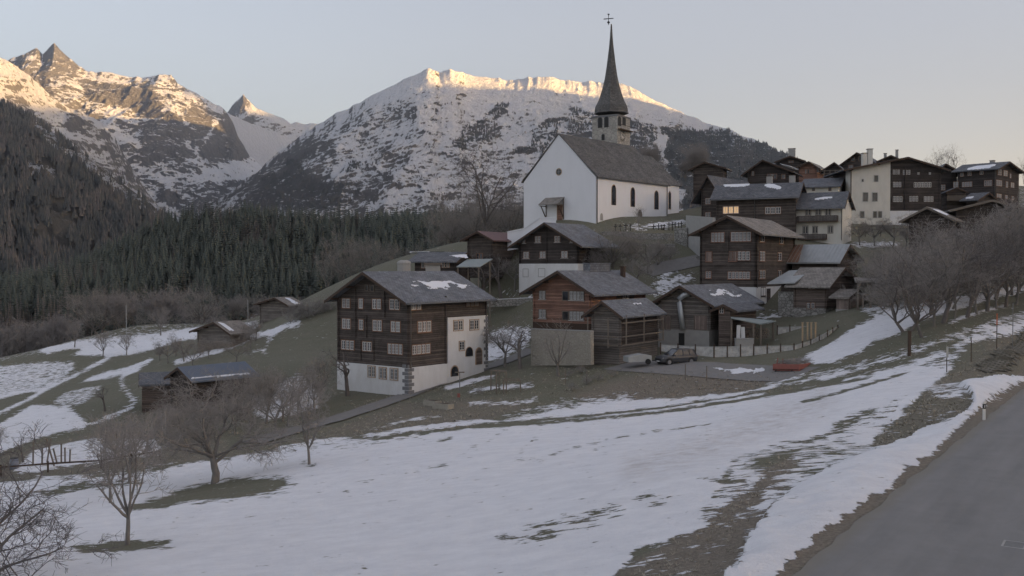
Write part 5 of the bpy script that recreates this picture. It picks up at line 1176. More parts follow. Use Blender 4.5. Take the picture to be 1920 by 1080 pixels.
def grow_tree(seed,h=8,trunk=2.2,r0=.28,spread=.75,nl=6,kids=(7,6,5),up=.25,droop=0,lean=(0,0),limb=.55,twig=.014,gnarl=.22,stems=1,ltop=.8):
    g=random.Random(seed); big=[];small=[]
    def rnd(): return np.array([g.gauss(0,1),g.gauss(0,1),g.gauss(0,1)])
    def branch(p,d,L,r,lev,maxlev):
        ns={0:7,1:6,2:4}.get(lev,3) ; pts=[p];rad=[r];dirs=[d]
        for i in range(ns):
            trop=np.array([0,0,up if lev<2 else up*.5-droop])
            d=d+rnd()*gnarl*(.6 if lev==0 else 1)+trop*.35; d/=np.linalg.norm(d)
            p=p+d*L/ns; pts.append(p); dirs.append(d); rad.append(max(twig*.6,r*(1-(i+1)/ns*.62)))
        (big if r>.05 else small).append((pts,rad))
        if lev<maxlev:
            n=kids[min(lev,len(kids)-1)]; n=max(2,int(n*g.uniform(.75,1.25)))
            for k in range(n):
                f=g.uniform(.22,1.0) if lev else g.uniform(.3,1); x=f*ns; i=min(ns-1,int(x)); q=pts[i]+(pts[i+1]-pts[i])*(x-i)
                dd=dirs[i+1]; ax=rnd(); ax-=dd*ax.dot(dd); ax/=np.linalg.norm(ax)+1e-9; an=g.uniform(.5,1.1)
                nd=dd*cos(an)+ax*sin(an)
                rr_=rad[i]*g.uniform(.38,.6)
                branch(q,nd,L*g.uniform(.38,.66)*(1.15-f*.35),max(twig,rr_),lev+1,maxlev)
    tl=[]
    for s in range(stems):
        p=np.array([0.,0.,-.5]); q=g.uniform(0,6.28); off=np.array([cos(q),sin(q),0])*(.25 if stems>1 else 0); p=p+off
        d=np.array([lean[0]+off[0]*1.2,lean[1]+off[1]*1.2,1.]);d/=np.linalg.norm(d); pts=[p];rad=[r0*1.35]
        ns=6; L=trunk+.5
        for i in range(ns):
            d=d+rnd()*.07; d/=np.linalg.norm(d); p=p+d*L/ns; pts.append(p); rad.append(r0*(1.05-.35*(i+1)/ns))
        tl.append((pts,rad))
        H=h-trunk
        for k in range(nl):
            a=6.283*k/nl+g.uniform(-.4,.4); e=spread*g.uniform(.6,1.25) if k>0 else .15
            nd=np.array([cos(a)*sin(e),sin(a)*sin(e),cos(e)])+np.array([lean[0],lean[1],0])*.6; nd/=np.linalg.norm(nd)
            q=pts[-1] if k<3 else pts[-1]+(pts[-2]-pts[-1])*g.uniform(0,1.2)
            branch(q,nd,H*limb*g.uniform(.85,1.15)*(1.25 if k==0 else 1)/ltop,r0*g.uniform(.4,.6),0,len(kids))
    return tl,big,small
TP={}
def make_proto(key,seed,bark='bark',tw='twig',**kw):
    tl,big,small=grow_tree(seed,**kw)
    v,f=tubes_np(tl,9)
    def me(name,v,f,mats,mi=None):
        o=np_mesh(name,v,f,mats,mi); m=o.data; bpy.data.objects.remove(o); return m
    tm=me('trunk',v,f,M[bark])
    vs,fs,mi=[],[],[];k=0
    for L,n,m in ((big,6,0),(small,3,1)):
        if not L: continue
        v,f=tubes_np(L,n); vs.append(v);fs.append(f+k);k+=len(v);mi+=[m]*len(f)
    cm=me('crown',np.concatenate(vs),np.concatenate(fs),[M[bark],M[tw]],mi)
    z=np.concatenate(vs); TP[key]=(tm,cm,float(np.percentile(z[:,2],99.5)))
make_proto('wide',3,h=8.6,trunk=2.4,r0=.27,spread=1.05,nl=9,kids=(9,9,6),up=.13,droop=.10,limb=.64,gnarl=.26)
make_proto('orchard',8,h=6,trunk=1.7,r0=.15,spread=.9,nl=6,kids=(7,7,5),up=.1,limb=.6,gnarl=.3)
make_proto('orchard_b',19,h=6,trunk=1.5,r0=.145,spread=.75,nl=6,kids=(6,7,5),up=.3,limb=.6,gnarl=.24)
make_proto('vase',27,h=5,trunk=1.6,r0=.13,spread=.6,nl=7,kids=(6,5),up=.5,limb=.75,gnarl=.14)
make_proto('tall',31,h=13,trunk=3.6,r0=.20,spread=.5,nl=6,kids=(6,6,5),up=.3,limb=.66,gnarl=.26,twig=.016)
make_proto('slim',90,h=11,trunk=2.5,r0=.13,spread=.32,nl=7,kids=(7,6,4),up=.5,limb=.7,gnarl=.22,twig=.016)
make_proto('tall_b',44,'bark_dark','twig_dark',h=12,trunk=2.6,r0=.26,spread=.7,nl=6,kids=(6,6,4),up=.25,limb=.68,gnarl=.32,twig=.016)
make_proto('copse',52,'bark_dark','twig',h=11,trunk=1.5,r0=.2,spread=.8,nl=7,kids=(6,6,5),up=.35,limb=.62,gnarl=.3,twig=.016,stems=2)
make_proto('copse_b',58,'bark','twig_red',h=10,trunk=1.2,r0=.16,spread=.7,nl=8,kids=(8,7,4),up=.5,limb=.62,gnarl=.18,twig=.028,stems=2)
make_proto('shrub',63,'bark_dark','twig_red',h=3,trunk=.25,r0=.06,spread=.85,nl=12,kids=(7,6),up=.3,limb=.7,gnarl=.28,twig=.013)
make_proto('fore',70,'bark_dark','twig_dark',h=6.2,trunk=1.6,r0=.2,spread=1.15,nl=8,kids=(9,8,5),up=.12,limb=.72,gnarl=.26,twig=.011)
make_proto('pruned',77,'bark_dark','twig_dark',h=4,trunk=1.5,r0=.15,spread=.8,nl=4,kids=(4,4),up=.2,limb=.55,gnarl=.4,twig=.016)
make_proto('young',83,h=5,trunk=1.3,r0=.07,spread=.35,nl=8,kids=(5,4),up=.6,limb=.65,gnarl=.15,twig=.012)
TR=random.Random(5)
def tree_at(pos,key,height,label,group=None,rz=None,wide=1,tilt=0,cat='tree',name='bare_tree'):
    tm,cm,hh=TP[key]; s=height/hh
    e=empty(name,pos,label,cat,group); e.scale=(s*wide,s*wide,s); e.rotation_euler=(0,tilt,TR.uniform(0,6.28) if rz is None else rz)
    for nm,m in (('trunk',tm),('crown',cm)):
        o=bpy.data.objects.new(nm,m); COL.objects.link(o); o.parent=e
    return e
def px_tree(u,v,vt,key,label,group=None,d=None,**k):
    q=on_ground(u,v) if d is None else P(u,v,d)
    if d is not None: q.z=gz(q.x,q.y)
    h=P(u,vt,q.y).z-q.z
    return tree_at(q,key,max(h,1),label,group,**k)
px_tree(402,907,700,'wide','broad old orchard tree with dense drooping twigs on the snow meadow',wide=1.45)
px_tree(238,1022,775,'orchard_b','bare tree with a smooth leaning trunk standing in a ring of thawed grass',wide=.85,rz=1)
px_tree(208,945,772,'orchard_b','slim tree trunk just behind the leaning tree, its foot in the grass oval',wide=.8)
px_tree(243,908,760,'orchard','bare tree farther up the meadow behind the two slim trunks',wide=.9)
px_tree(579,872,722,'orchard_b','small solitary bare tree on the snow beside the lane end',wide=.85,rz=2.2)
e=tree_at((-20.2,37,gz(-20.2,37)-1.2),'fore',6.2,'dark gnarled tree spreading its branches over the meadow from the frame corner',wide=1.5,rz=.4)
px_tree(652,742,652,'pruned','knotty pruned fruit tree at the white basement corner',wide=1.2,rz=.8)
px_tree(946,690,592,'orchard','fruit tree with dark knotty crown right of the big log house',wide=1.2,d=119)
px_tree(975,716,612,'pruned','thin dark tree between the lane and the terrace wall',wide=1.2,d=111)
px_tree(1048,722,598,'vase','fan shaped bare tree before the pale terrace wall',wide=1.5,d=104)
px_tree(915,436,262,'tall_b','huge bare tree rising beside the church gable',d=205,wide=1.05)
px_tree(862,470,395,'copse','smaller bare tree below the huge one beside the church',d=215)
for u,t in ((880,350),(940,345),(965,360),(845,385),(900,375)): px_tree(u,450,t,'copse','bare tree crowding round the huge tree by the church','trees round the huge church tree',d=TR.uniform(208,225))
for i,(u,v,t,k) in enumerate([(470,800,700,'orchard'),(500,795,690,'orchard_b'),(530,790,700,'orchard'),(355,790,742,'orchard'),(300,800,752,'orchard_b'),(330,810,750,'orchard'),(560,770,680,'orchard'),(600,752,665,'orchard_b'),(440,815,735,'orchard_b'),(275,850,765,'orchard'),(420,805,738,'orchard'),(455,790,695,'copse'),(485,770,680,'copse'),(515,815,715,'orchard'),(385,812,745,'orchard'),(540,800,712,'orchard_b'),(590,775,690,'orchard'),(310,825,762,'orchard')]):
    px_tree(u,v,t,k,'bare fruit tree crowded in the garden around the metal roofed barn','garden trees by the metal roofed barn',wide=1.15)
for i,(u,v,t,k) in enumerate([(905,520,470,'pruned'),(940,522,478,'pruned'),(965,520,468,'orchard'),(1000,516,470,'orchard'),(880,512,475,'pruned')]):
    px_tree(u,v,t,k,'little fruit tree on the terraces below the red roofed barn','fruit trees on the church slope',d=157)
for i,(u,v,t,k,d) in enumerate([(1150,520,420,'copse',150),(1185,530,440,'orchard_b',148),(1215,528,430,'orchard',147),(1235,510,440,'shrub',150),(1175,500,452,'shrub',153),(1130,508,455,'shrub',150),(1195,548,470,'orchard',142),(1110,500,450,'shrub',150),(1255,490,450,'shrub',152)]):
    px_tree(u,v,t,k,'reddish brown bare shrubby tree on the bank under the churchyard wall','shrubs on the churchyard bank',d=d,wide=1.2)
for u,v,t in ((1612,455,408),(1640,458,402),(1675,462,398),(1700,462,415),(1560,455,425)):
    px_tree(u,v,t,'orchard','knotted fruit tree in front of the white plastered houses','fruit trees before the white houses',d=160,wide=1.15)
for u,t,d in ((1752,274,262),(1786,268,262)):
    q=P(u,345,d); tree_at(q,'tall_b',P(u,t,d).z-q.z,'round crowned bare tree against the sky above the far roofs','pair of skyline trees',wide=.85)
q=P(1922,360,230); tree_at(q,'tall_b',P(1922,296,230).z-q.z,'bare tree cut by the frame beside the farthest black house',wide=.8)
for i in range(9):
    u=TR.uniform(1195,1310); q=P(u,TR.uniform(330,352),250+TR.uniform(0,30)); tree_at(q,'copse_b',TR.uniform(6,10),'grey brown bare tree behind the church choir','trees behind the choir')
# grove at the right
grove=[(1728,632,455,'tall_b'),(1752,612,440,'tall'),(1768,606,425,'tall_b'),(1790,600,420,'tall'),(1812,596,415,'tall_b'),(1702,622,470,'copse'),(1832,590,415,'tall'),(1850,585,405,'tall_b'),(1868,580,400,'tall'),(1885,576,395,'tall_b'),(1905,572,398,'tall'),(1745,590,430,'copse'),(1780,580,420,'copse_b'),(1820,572,410,'copse'),(1860,562,400,'copse'),(1900,555,395,'copse_b'),(1925,560,400,'tall'),(1715,575,455,'copse'),(1680,560,468,'copse'),(1655,550,478,'copse_b'),(1690,530,460,'copse'),(1740,540,440,'copse'),(1795,535,425,'tall_b'),(1840,530,415,'copse'),(1880,525,405,'copse_b'),(1640,530,480,'copse'),(1625,565,500,'shrub'),(1660,580,505,'shrub'),(1945,550,400,'tall_b'),(1760,560,430,'copse_b')]
for i,(u,v,t,k) in enumerate(grove):
    t+=TR.uniform(-22,34)*(i>0)
    if i==0: e=px_tree(u,v,t,k,'leaning tree at the meadow end of the grove with low reaching branches',None,tilt=-.3,rz=.3)
    else: px_tree(u,v,t,k,'bare tree in the dense grove beside the road bank','trees of the roadside grove',wide=TR.uniform(.8,1.35),tilt=TR.uniform(-.16,.16))
# western field and valley copse
for u,v,t,lab in ((193,669,620,'forked bare tree on the far snow meadow, left one of a pair'),(237,666,622,'spreading bare tree beside the forked one on the far snow meadow'),(140,651,600,'dark crowned tree standing in a bare ring at the snow meadow edge'),(301,629,575,'leafless oak like tree on the snowy skyline of the meadow'),(197,771,722,'lone stubby pruned tree on the brown slope'),(44,868,818,'crooked little tree by the garden wall'),(-4,850,800,'bare bush at the frame edge above the garden')):
    px_tree(u,v,t,'pruned' if u in(197,44) else 'orchard_b',lab,wide=1.1,rz=.5 if u!=301 else 2.)
for u,v,t in ((315,682,632),(345,678,628),(330,668,625),(443,685,625),(392,672,628),(470,655,605),(455,640,598),(480,640,590),(300,676,640),(362,690,640)):
    px_tree(u,v,t,'orchard','twiggy dark orchard tree beside the meadow hay barns','orchard trees around the hay barns',wide=1.1)
for i in range(46):
    u=-60+i*12.5+TR.uniform(-6,6); 
    v=np.interp(u,[-60,75,300,480,560],[650,650,618,598,575]); d=TR.uniform(243,330); q=P(u,0,d); z=gz(q.x,q.y); q.z=z
    h=TR.uniform(9,13.5)*(1 if u<430 else .7)
    tree_at(q,TR.choice(['copse','copse_b','tall','copse_b']),h,'greyish bare tree in the copse at the meadow edge','bare copse between meadow and forest',wide=TR.uniform(1,1.3))
for i in range(60):
    u=TR.uniform(470,980); d=TR.uniform(300,470); x=ray(u,500)[0]*d; z=max(gz(x,d),float(hill_z(np.array([x]),np.array([d]))[0])) if d>330 else gz(x,d)
    tree_at((x,d,z-.3),TR.choice(['copse','copse_b','shrub','copse_b']),TR.uniform(5,12),'brownish bare tree on the gully slope before the forest','bare trees on the gully slope',wide=1.2)
for u,v,t in ((700,520,440),(670,520,450),(640,530,430),(735,510,455),(615,540,470),(655,540,455),(780,500,455)):
    q=P(u,v,240); q.z=gz(q.x,q.y); tree_at(q,'tall',P(u,t,240).z-q.z,'tall thin bare tree behind the big log house roof','thin trees behind the big log house')
for u,v,t in ((560,600,560),(575,598,555),(590,596,550),(605,592,560),(545,606,570),(620,590,545)):
    px_tree(u,v,t,'shrub','reddish bush on the meadow brow beside the hay barn','bushes on the meadow brow',d=172,wide=1.6,cat='bush',name='bush')
for u,v,t,d in ((1100,728,700,99),(1120,722,695,100),(1075,735,712,97),(1150,712,690,101),(1090,712,680,104),(1065,722,700,103),(900,745,728,100)):
    px_tree(u,v,t,'shrub','low tangled brown bush on the bank below the granary','bushes on the granary bank',d=d,wide=1.4,cat='bush',name='bush')
px_tree(1180,480,438,'young','slender young tree leaning on the churchyard path',d=160)
px_tree(1198,418,383,'young','thin young tree in front of the church side door',d=163,wide=1.4)
# ---------- conifers ----------
def conifer_arrays(seed,h=18,r=2.9,layers=13,blades=9,bare=False):
    g=random.Random(seed); v=[];f=[]
    for i in range(layers):
        t=i/(layers-1); z=h*(.10+.86*t); rr_=r*(1-t)**.85*(1.0 if not bare else .85)+.12; dz=h/layers*(1.25 if not bare else .8)
        for k in range(blades):
            if bare and g.random()<.25: continue
            a=6.283*(k+g.random()*.7)/blades; L=rr_*g.uniform(.65,1.15); w=(.34 if not bare else .16)*L+.12
            dr=-.35*L*g.uniform(.6,1.3) if not bare else .12*L; c_,s_=cos(a),sin(a)
            b=len(v)
            v+=[(0.0,0.0,z+dz*.35),(c_*L*.55-s_*w,s_*L*.55+c_*w,z+dr*.45),(c_*L,s_*L,z+dr),(c_*L*.55+s_*w,s_*L*.55-c_*w,z+dr*.45)]
            f.append((b,b+1,b+2,b+3))
    b=len(v); v+=[(0,0,h*1.02),(.18,0,h*.9),(-.1,.15,h*.9),(-.1,-.15,h*.9)]; f+=[(b,b+1,b+2,b+2),(b,b+2,b+3,b+3),(b,b+3,b+1,b+1)]
    return np.array(v,float),[q for q in f]
def conif_mat(name,a,b):
    s=NT(name); n=s.noise(s.n('TexCoord').outputs['Object'],.9,4,.7); inst=s.n('ObjectInfo').outputs['Random']
    s.col(s.mix(s.math('ADD',s.math('MULTIPLY',n,.8),s.math('MULTIPLY',inst,.25)),a,b)); s.b.inputs['Specular IOR Level'].default_value=.05; return s.m
M['spruce']=conif_mat('spruce_needles',(.056,.068,.062),(.14,.158,.135)); M['larch']=conif_mat('larch_twigs',(.13,.118,.108),(.24,.21,.19))
protos=[]
for s_ in range(4):
    v,f=conifer_arrays(200+s_,16.5,3.1+.3*s_,13,9); protos.append((v,np.array([(a,b,c,d) for a,b,c,d in f if c!=d]),0))
for s_ in range(2):
    v,f=conifer_arrays(300+s_,17,2.5,15,8,True); protos.append((v,np.array([(a,b,c,d) for a,b,c,d in f if c!=d]),1))
cand=[]
g=np.random.default_rng(21)
N=13500; X=g.uniform(-520,260,N); Y=470+(g.random(N)**1.0)*380
U_,V_=pix(X,Y,hill_z(X,Y)); base=np.interp(U_,[-100,0,100,150,300,480,620,850,1000],[640,628,640,648,640,592,560,508,490])
Y_ok=(V_<base)&(U_>-80)&(U_<1060)
thin=(fbm(X/30,Y/30,4,91)>-.5)
X,Y=X[Y_ok&thin],Y[Y_ok&thin]; Z=hill_z(X,Y); U_,V_=pix(X,Y,Z)
lar=(fbm(X/45,Y/45,4,95)+g.normal(0,.22,len(X)))>.22
size=g.uniform(.5,1.22,len(X)); rot=g.uniform(0,6.28,len(X))
order=np.argsort(Y)                                 # nearest first
pm=[]
for i,(v,f,m) in enumerate(protos):
    o=np_mesh('crown',v,f,M['larch' if m else 'spruce'],smooth=False); pm.append(o.data); bpy.data.objects.remove(o)
o=MB().tube([(0,0,-.6),(0,0,9),(0,0,17)],[.24,.14,.03],6).build('trunk',M['bark_dark']); trm=o.data; bpy.data.objects.remove(o)
used=np.zeros(len(X),bool); n=0
for i in order:
    if n>=290: break
    if U_[i]<0 or U_[i]>840: continue
    k=int(g.integers(4,6)) if lar[i] else int(g.integers(0,4)); used[i]=True; n+=1
    e=empty('larch_tree' if lar[i] else 'spruce_tree',(X[i],Y[i],Z[i]),'leafless brown larch at the front edge of the wooded hill' if lar[i] else 'dark green spruce at the front edge of the wooded hill','tree','larches along the forest edge' if lar[i] else 'spruces along the forest edge')
    e.scale=(size[i]*1.1,size[i]*1.1,size[i]); e.rotation_euler=(0,0,rot[i])
    for nm,m in (('trunk',trm),('crown',pm[k])):
        o=bpy.data.objects.new(nm,m); COL.objects.link(o); o.parent=e
def mass(name,label,idx,X,Y,Z,size,rot,plist,mat):
    vs=[];fs=[];k=0
    for i in idx:
        v,f=plist[int(g.integers(0,len(plist)))]; c_,s_=cos(rot[i]),sin(rot[i]); q=np.stack([(v[:,0]*c_-v[:,1]*s_),(v[:,0]*s_+v[:,1]*c_),v[:,2]],1)*size[i]+(X[i],Y[i],Z[i])
        vs.append(q);fs.append(f+k);k+=len(q)
    o=np_mesh(name,np.concatenate(vs),np.concatenate(fs),mat,smooth=False); tag(o,label,'forest','forest on the hill and mountainsides',kind='stuff'); return o
SPL=[(v,f) for v,f,m in protos if m==0]; LPL=[(v,f) for v,f,m in protos if m==1]
rest=np.where(~used)[0]
mass('spruce_forest','dark spruce forest covering the middle hill',[i for i in rest if not lar[i]],X,Y,Z,size,rot,SPL,M['spruce'])
mass('larch_forest','patches of leafless brown larch in the hill forest',[i for i in rest if lar[i]],X,Y,Z,size,rot,LPL,M['larch'])
# far forests on the mountains: small jagged cones
def cone(seed,h,r,n=5):
    gg=random.Random(seed); v=[];f=[]
    for (z0,z1,rr_) in ((.05,.62,1.),(.38,1.,.66)):
        b=len(v); v.append((0,0,h*z1))
        for k in range(n): a=6.283*k/n+gg.random()*.5; q=r*rr_*gg.uniform(.7,1.2); v.append((q*cos(a),q*sin(a),h*(z0+gg.uniform(-.05,.05))))
        f+=[(b,b+1+k,b+1+(k+1)%n) for k in range(n)]
    return np.array(v,float),np.array(f)
def far_forest(src,name,label,N,h,r,ulim,mat_a,mat_b,fr=.3,thr=.5,seed=1):
    Xs,Ys,Zs,fo,_=MT[src]; off=12; gg=np.random.default_rng(seed)
    i=gg.random(N)*(Xs.shape[0]-off-2)+off; j=gg.random(N)*(Xs.shape[1]-2); ii=i.astype(int);jj=j.astype(int);a=(i-ii);b=(j-jj)
    def s(A): return (A[ii,jj]*(1-a)+A[ii+1,jj]*a)*(1-b)+(A[ii,jj+1]*(1-a)+A[ii+1,jj+1]*a)*b
    x,y,z,f_=s(Xs),s(Ys),s(Zs),s(fo); u,v=pix(x,y,z)
    n_=fbm(u/22,v/22,4,seed); n2=fbm(u/9+4,v/9,3,seed+3)
    k=(f_>thr+n2*.4)&(u>ulim[0])&(u<ulim[1])&(n_>-.38)
    x,y,z=x[k],y[k],z[k]; n_=n_[k]; lr=(n_+gg.normal(0,.2,len(x)))>.26
    sz=gg.uniform(.6,1.15,len(x))
    for flag,nm,mt,lb in ((False,name,mat_a,label[0]),(True,name.replace('spruce','larch'),mat_b,label[1])):
        idx=np.where(lr==flag)[0]
        if len(idx)==0: continue
        P_=[cone(seed+q,h,r) for q in range(4)]; vs=[];fs=[];kk=0
        for q in range(4):
            sel=idx[q::4]; v_,f__=P_[q]; n=len(sel)
            vv=(v_[None]*sz[sel][:,None,None])+np.stack([x[sel],y[sel],z[sel]],1)[:,None,:]; ff=f__[None]+(np.arange(n)*len(v_))[:,None,None]
            vs.append(vv.reshape(-1,3)); fs.append(ff.reshape(-1,3)+kk); kk+=n*len(v_)
        o=np_mesh(nm,np.concatenate(vs),np.concatenate(fs),mt,smooth=False); tag(o,lb,'forest','forest on the hill and mountainsides',kind='stuff')
M['spruce_far']=conif_mat('spruce_far',(.07,.076,.078),(.135,.14,.138)); M['larch_far']=conif_mat('larch_far',(.115,.108,.104),(.18,.168,.16))  # far spruce lightened and greyed: distance haze mixed into its colour
far_forest('mountain_slope','spruce_mountainside',('spruces blanketing the dark left mountainside','bare larches streaking the dark left mountainside'),26000,19,3.6,(-60,620),M['spruce_far'],M['larch_far'],seed=3)
far_forest('mountain_main','spruce_highland',('fir belts on the broad snowy mountain','bare larch belts on the broad snowy mountain'),60000,14,4.2,(470,1500),M['spruce_far'],M['larch_far'],seed=6,thr=.45)

# dry grass tufts on the banks
gsel=(cov<.35)&(RR<125)&(RR>14)&(w_<-.6)
reg=np.zeros(U.shape)
for lv,poly in ((1.,[(1000,760),(1080,700),(1500,690),(1500,730),(1300,752)]),(1.,[(1620,845),(1740,725),(1850,690),(1840,760),(1700,840)]),(.7,[(560,830),(760,750),(1010,745),(900,800),(700,820)]),(.5,[(1740,730),(1900,600),(1960,600),(1840,712)]),(.5,[(1100,1150),(1300,990),(1470,850),(1500,870),(1430,960),(1340,1150)]),(.35,[(1500,700),(1700,630),(1920,560),(1920,640),(1700,730)]),(.5,[(640,760),(1000,690),(1200,690),(1100,760),(760,790)]),(.3,[(0,900),(0,640),(600,560),(600,840)])):
    reg[inpoly(U,V,poly)]=lv
gi=np.where((gsel&(g.random(U.shape)<reg*.42)).ravel())[0]
gx_,gy_,gz_=GX.ravel()[gi]+g.normal(0,.15,len(gi)),GY.ravel()[gi]+g.normal(0,.2,len(gi)),GZ2.ravel()[gi]
nb=6; vs=[];fs=[];n=len(gi); hh=g.uniform(.07,.20,n)*np.clip(gy_/60,.3,1.1)
for b in range(nb):
    a=g.uniform(0,6.28,n); l=g.uniform(.6,2.2,n)*hh; w=hh*.16; ca,sa=np.cos(a),np.sin(a)
    p0=np.stack([gx_-sa*w,gy_+ca*w,gz_-.02],1);p1=np.stack([gx_+sa*w,gy_-ca*w,gz_-.02],1);p2=np.stack([gx_+ca*l,gy_+sa*l,gz_+hh*g.uniform(.5,1.1,n)],1)
    k=b*3*n; vs+=[p0,p1,p2]; i=np.arange(n); fs.append(np.stack([k+i,k+n+i,k+2*n+i],1))
gm=NT('dry_grass'); nz_=gm.noise(gm.n('TexCoord').outputs['Object'],.8,4,.7); gm.col(gm.mix(nz_,(.27,.25,.20),(.50,.45,.37)))
o=np_mesh('dry_grass',np.concatenate(vs),np.concatenate(fs),gm.m,smooth=False); tag(o,'tufts of dry winter grass on the thawed banks','grass',kind='stuff')
print('tufts',n)
# ---------- walls, fences, vehicles and small things ----------
CG=CR(1100,390,7.714); CH=CR(1700,560,5.4)
def wallthing(label,pts,vb,th,mat,cap=None,cat='wall',name='retaining_wall'):
    q=[P(*p) for p in pts]; r=root(name,(q[0].x,q[0].y,q[0].z-2),label,cat); mb=MB(); mc=MB()
    for a,b,v0,v1 in zip(q[:-1],q[1:],vb[:-1],vb[1:]):
        za=P(960,v0,a.y).z-.6; zb=P(960,v1,b.y).z-.6; n=Vector((-(b.y-a.y),b.x-a.x,0)).normalized()*th
        if n.y<0: n=-n
        mb.prism([a,b,Vector((b.x,b.y,zb)),Vector((a.x,a.y,za))],n)
        if cap: mc.prism([a+UP*.003-n.normalized()*.06,b+UP*.003-n.normalized()*.06,b+UP*.1-n.normalized()*.06,a+UP*.1-n.normalized()*.06],n*1.1)
    mb.build('masonry',M[mat],r)
    if cap: mc.build('coping',M[cap],r)
    return r
wallthing('rough upper retaining wall holding the churchyard',[(1128,434,161),(1168,434,160),(1200,437,159),(1262,438,159)],[455,458,462,463],.6,'stone')
wallthing('lower rubble wall under the churchyard wall',[(1165,456,157),(1200,458,156.5),(1266,457,156)],[478,486,497],.6,'stone')
wallthing('tall grey wall with pale pillar east of the churchyard',[(1264,430,158),(1288,428,156)],[497,494],.8,'stone','concrete')
wallthing('high plastered wall joining the churchyard to the tall log house',[(1286,404,157),(1336,408,148)],[492,484],.5,'concrete')
wallthing('pale rubble terrace wall under the reddish brown house',[(*C2(112,755),112.5),(*C2(468,768),105.5)],[676,674],.5,'tanwall','concrete',name='terrace_wall')
wallthing('low dry stone edging on the terrace meadow',[(888,564,154),(1012,558,150)],[570,564],.4,'stone','snow',name='terrace_edge')
wallthing('stone parapet beside the lane below the churchyard',[(1266,487,153),(1300,482,152),(1334,476,150)],[494,489,484],.3,'stone',name='parapet')
def cross_at(u,vt,vb,d,i):
    a=P(u,vb,d); b=P(u,vt,d); h=max(.7,b.z-a.z); r=root('grave_cross',tuple(a),'dark grave cross on the churchyard wall terrace','grave cross','grave crosses in the churchyard')
    MB().beam(a-UP*.4,a+UP*h,.13).build('post',M['iron'],r); MB().beam(a+UP*h*.68-Vector((.3*h,-.02,0)),a+UP*h*.68+Vector((.3*h,.02,0)),.13,.16).build('arm',M['iron'],r)
    if i%3==0: MB().prism([a+UP*h*.98+Vector((-.4,-.15,-.12)),a+UP*h*.98+Vector((0,-.15,.12)),a+UP*h*.98+Vector((.4,-.15,-.12)),a+UP*h*.98+Vector((0,-.15,.03))],(0,.3,0)).build('roof',M['timber_dark'],r)
for i,(x,y0,y1) in enumerate([(415,243,322),(485,237,322),(568,222,320),(632,235,300),(968,235,340),(1040,228,330),(1110,298,352),(1122,235,300),(1190,205,290),(1240,205,292),(1280,205,290),(1330,205,285),(1370,200,270),(1080,240,300)]):
    cross_at(*CG(x,y0),CG(x,y1)[1],162 if x<700 else 163.5,i)
# rail fences
def railfence(name,label,pts,h,rails,mat,step=2.2,w=.11,group=None,base=None):
    q=[on_ground(*p) if len(p)==2 else P(*p) for p in pts]; r=root(name,tuple(q[0]),label,'fence',group)
    for a,b in zip(q[:-1],q[1:]):
        n=max(1,round((b-a).length/step))
        for i in range(n+1): 
            p=a.lerp(b,i/n)
            if i<n or b is q[-1]: MB().beam(p-UP*.5,p+UP*(h+.1),w).build('post',M[mat],r)
        for k in rails: MB().beam(a+UP*h*k-Vector((0,w*.6,0)),b+UP*h*k-Vector((0,w*.6,0)),.05,.13).build('rail',M[mat],r)
    return r
railfence('rail_fence','short dark three rail fence by the basement arch door',[(819,722),(853,714)],1.25,(.3,.62,.95),'timber_dark')
railfence('rail_fence','pole fence crossing below the white plastered houses',[(*C4(110,572),166),(*C4(290,566),163),(*C4(450,560),161)],1.3,(.55,.98),'timber')
railfence('rail_fence','wooden fence running behind the roadside grove',[(1655,505,125),(1720,506,127),(1800,500,130),(1920,490,133)],1.2,(.5,.95),'timber')
railfence('rail_fence','weathered fence beside the grove shed',[(*C4(185,985),112),(*C4(400,975),112)],1.1,(.5,.95),'timber')
# netting fence
def net_mat():
    s=NT('fence_netting'); tr=s.n('BsdfTransparent'); mx=s.n('MixShader'); n=s.noise(s.uv(),1.2,4,.7); s.col(s.mix(n,(.55,.55,.54),(.72,.72,.71)))
    s.t.links.new(s.ramp(n,[(.35,.4),(.65,.75)]),mx.inputs[0]); s.t.links.new(tr.outputs[0],mx.inputs[1]); s.t.links.new(s.b.outputs[0],mx.inputs[2]); s.t.links.new(mx.outputs[0],s.out.inputs[0]); return s.m
M['net']=net_mat()
def netfence(label,pts,d,tops,step=1.7):
    r=root('netting_fence',tuple(P(*pts[0],d[0])),label,'fence')
    for i in range(len(pts)-1):
        a,b=P(*pts[i],d[i]),P(*pts[i+1],d[i+1]); ta=P(pts[i][0],tops[i],d[i]).z-a.z; tb=P(pts[i+1][0],tops[i+1],d[i+1]).z-b.z
        n=max(1,round((b-a).length/step))
        for k in range(n):
            p=a.lerp(b,k/n);q=a.lerp(b,(k+1)/n);hp_=ta+(tb-ta)*k/n;hq=ta+(tb-ta)*(k+1)/n
            MB().beam(p-UP*.3+Vector((0,-.03,0)),p+UP*(hp_+.25)+Vector((0,-.03,0)),.11).build('post',M['timber_dark'],r)
            q0=p.lerp(q,.04);q1=p.lerp(q,.96); MB().prism([q0+UP*.05,q1+UP*.05,q1+UP*hq*.97,q0+UP*hp_*.97],(0,.012,0)).build('net_panel',M['net'],r)
            MB().beam(p+UP*hp_+Vector((0,-.02,0)),q+UP*hq+Vector((0,-.02,0)),.045).build('top_rail',M['tin'],r)
    return r
netfence('long pale netting fence along the parking strip',[C6(340,612),C6(590,640),C6(725,655),C6(1010,650),C6(1300,650),C6(1420,622),C6(1540,565),C6(1650,500)],[107.5,106.5,106,106,106,108,111,115],[C6(0,y)[1] for y in (562,575,577,573,568,535,470,415)])
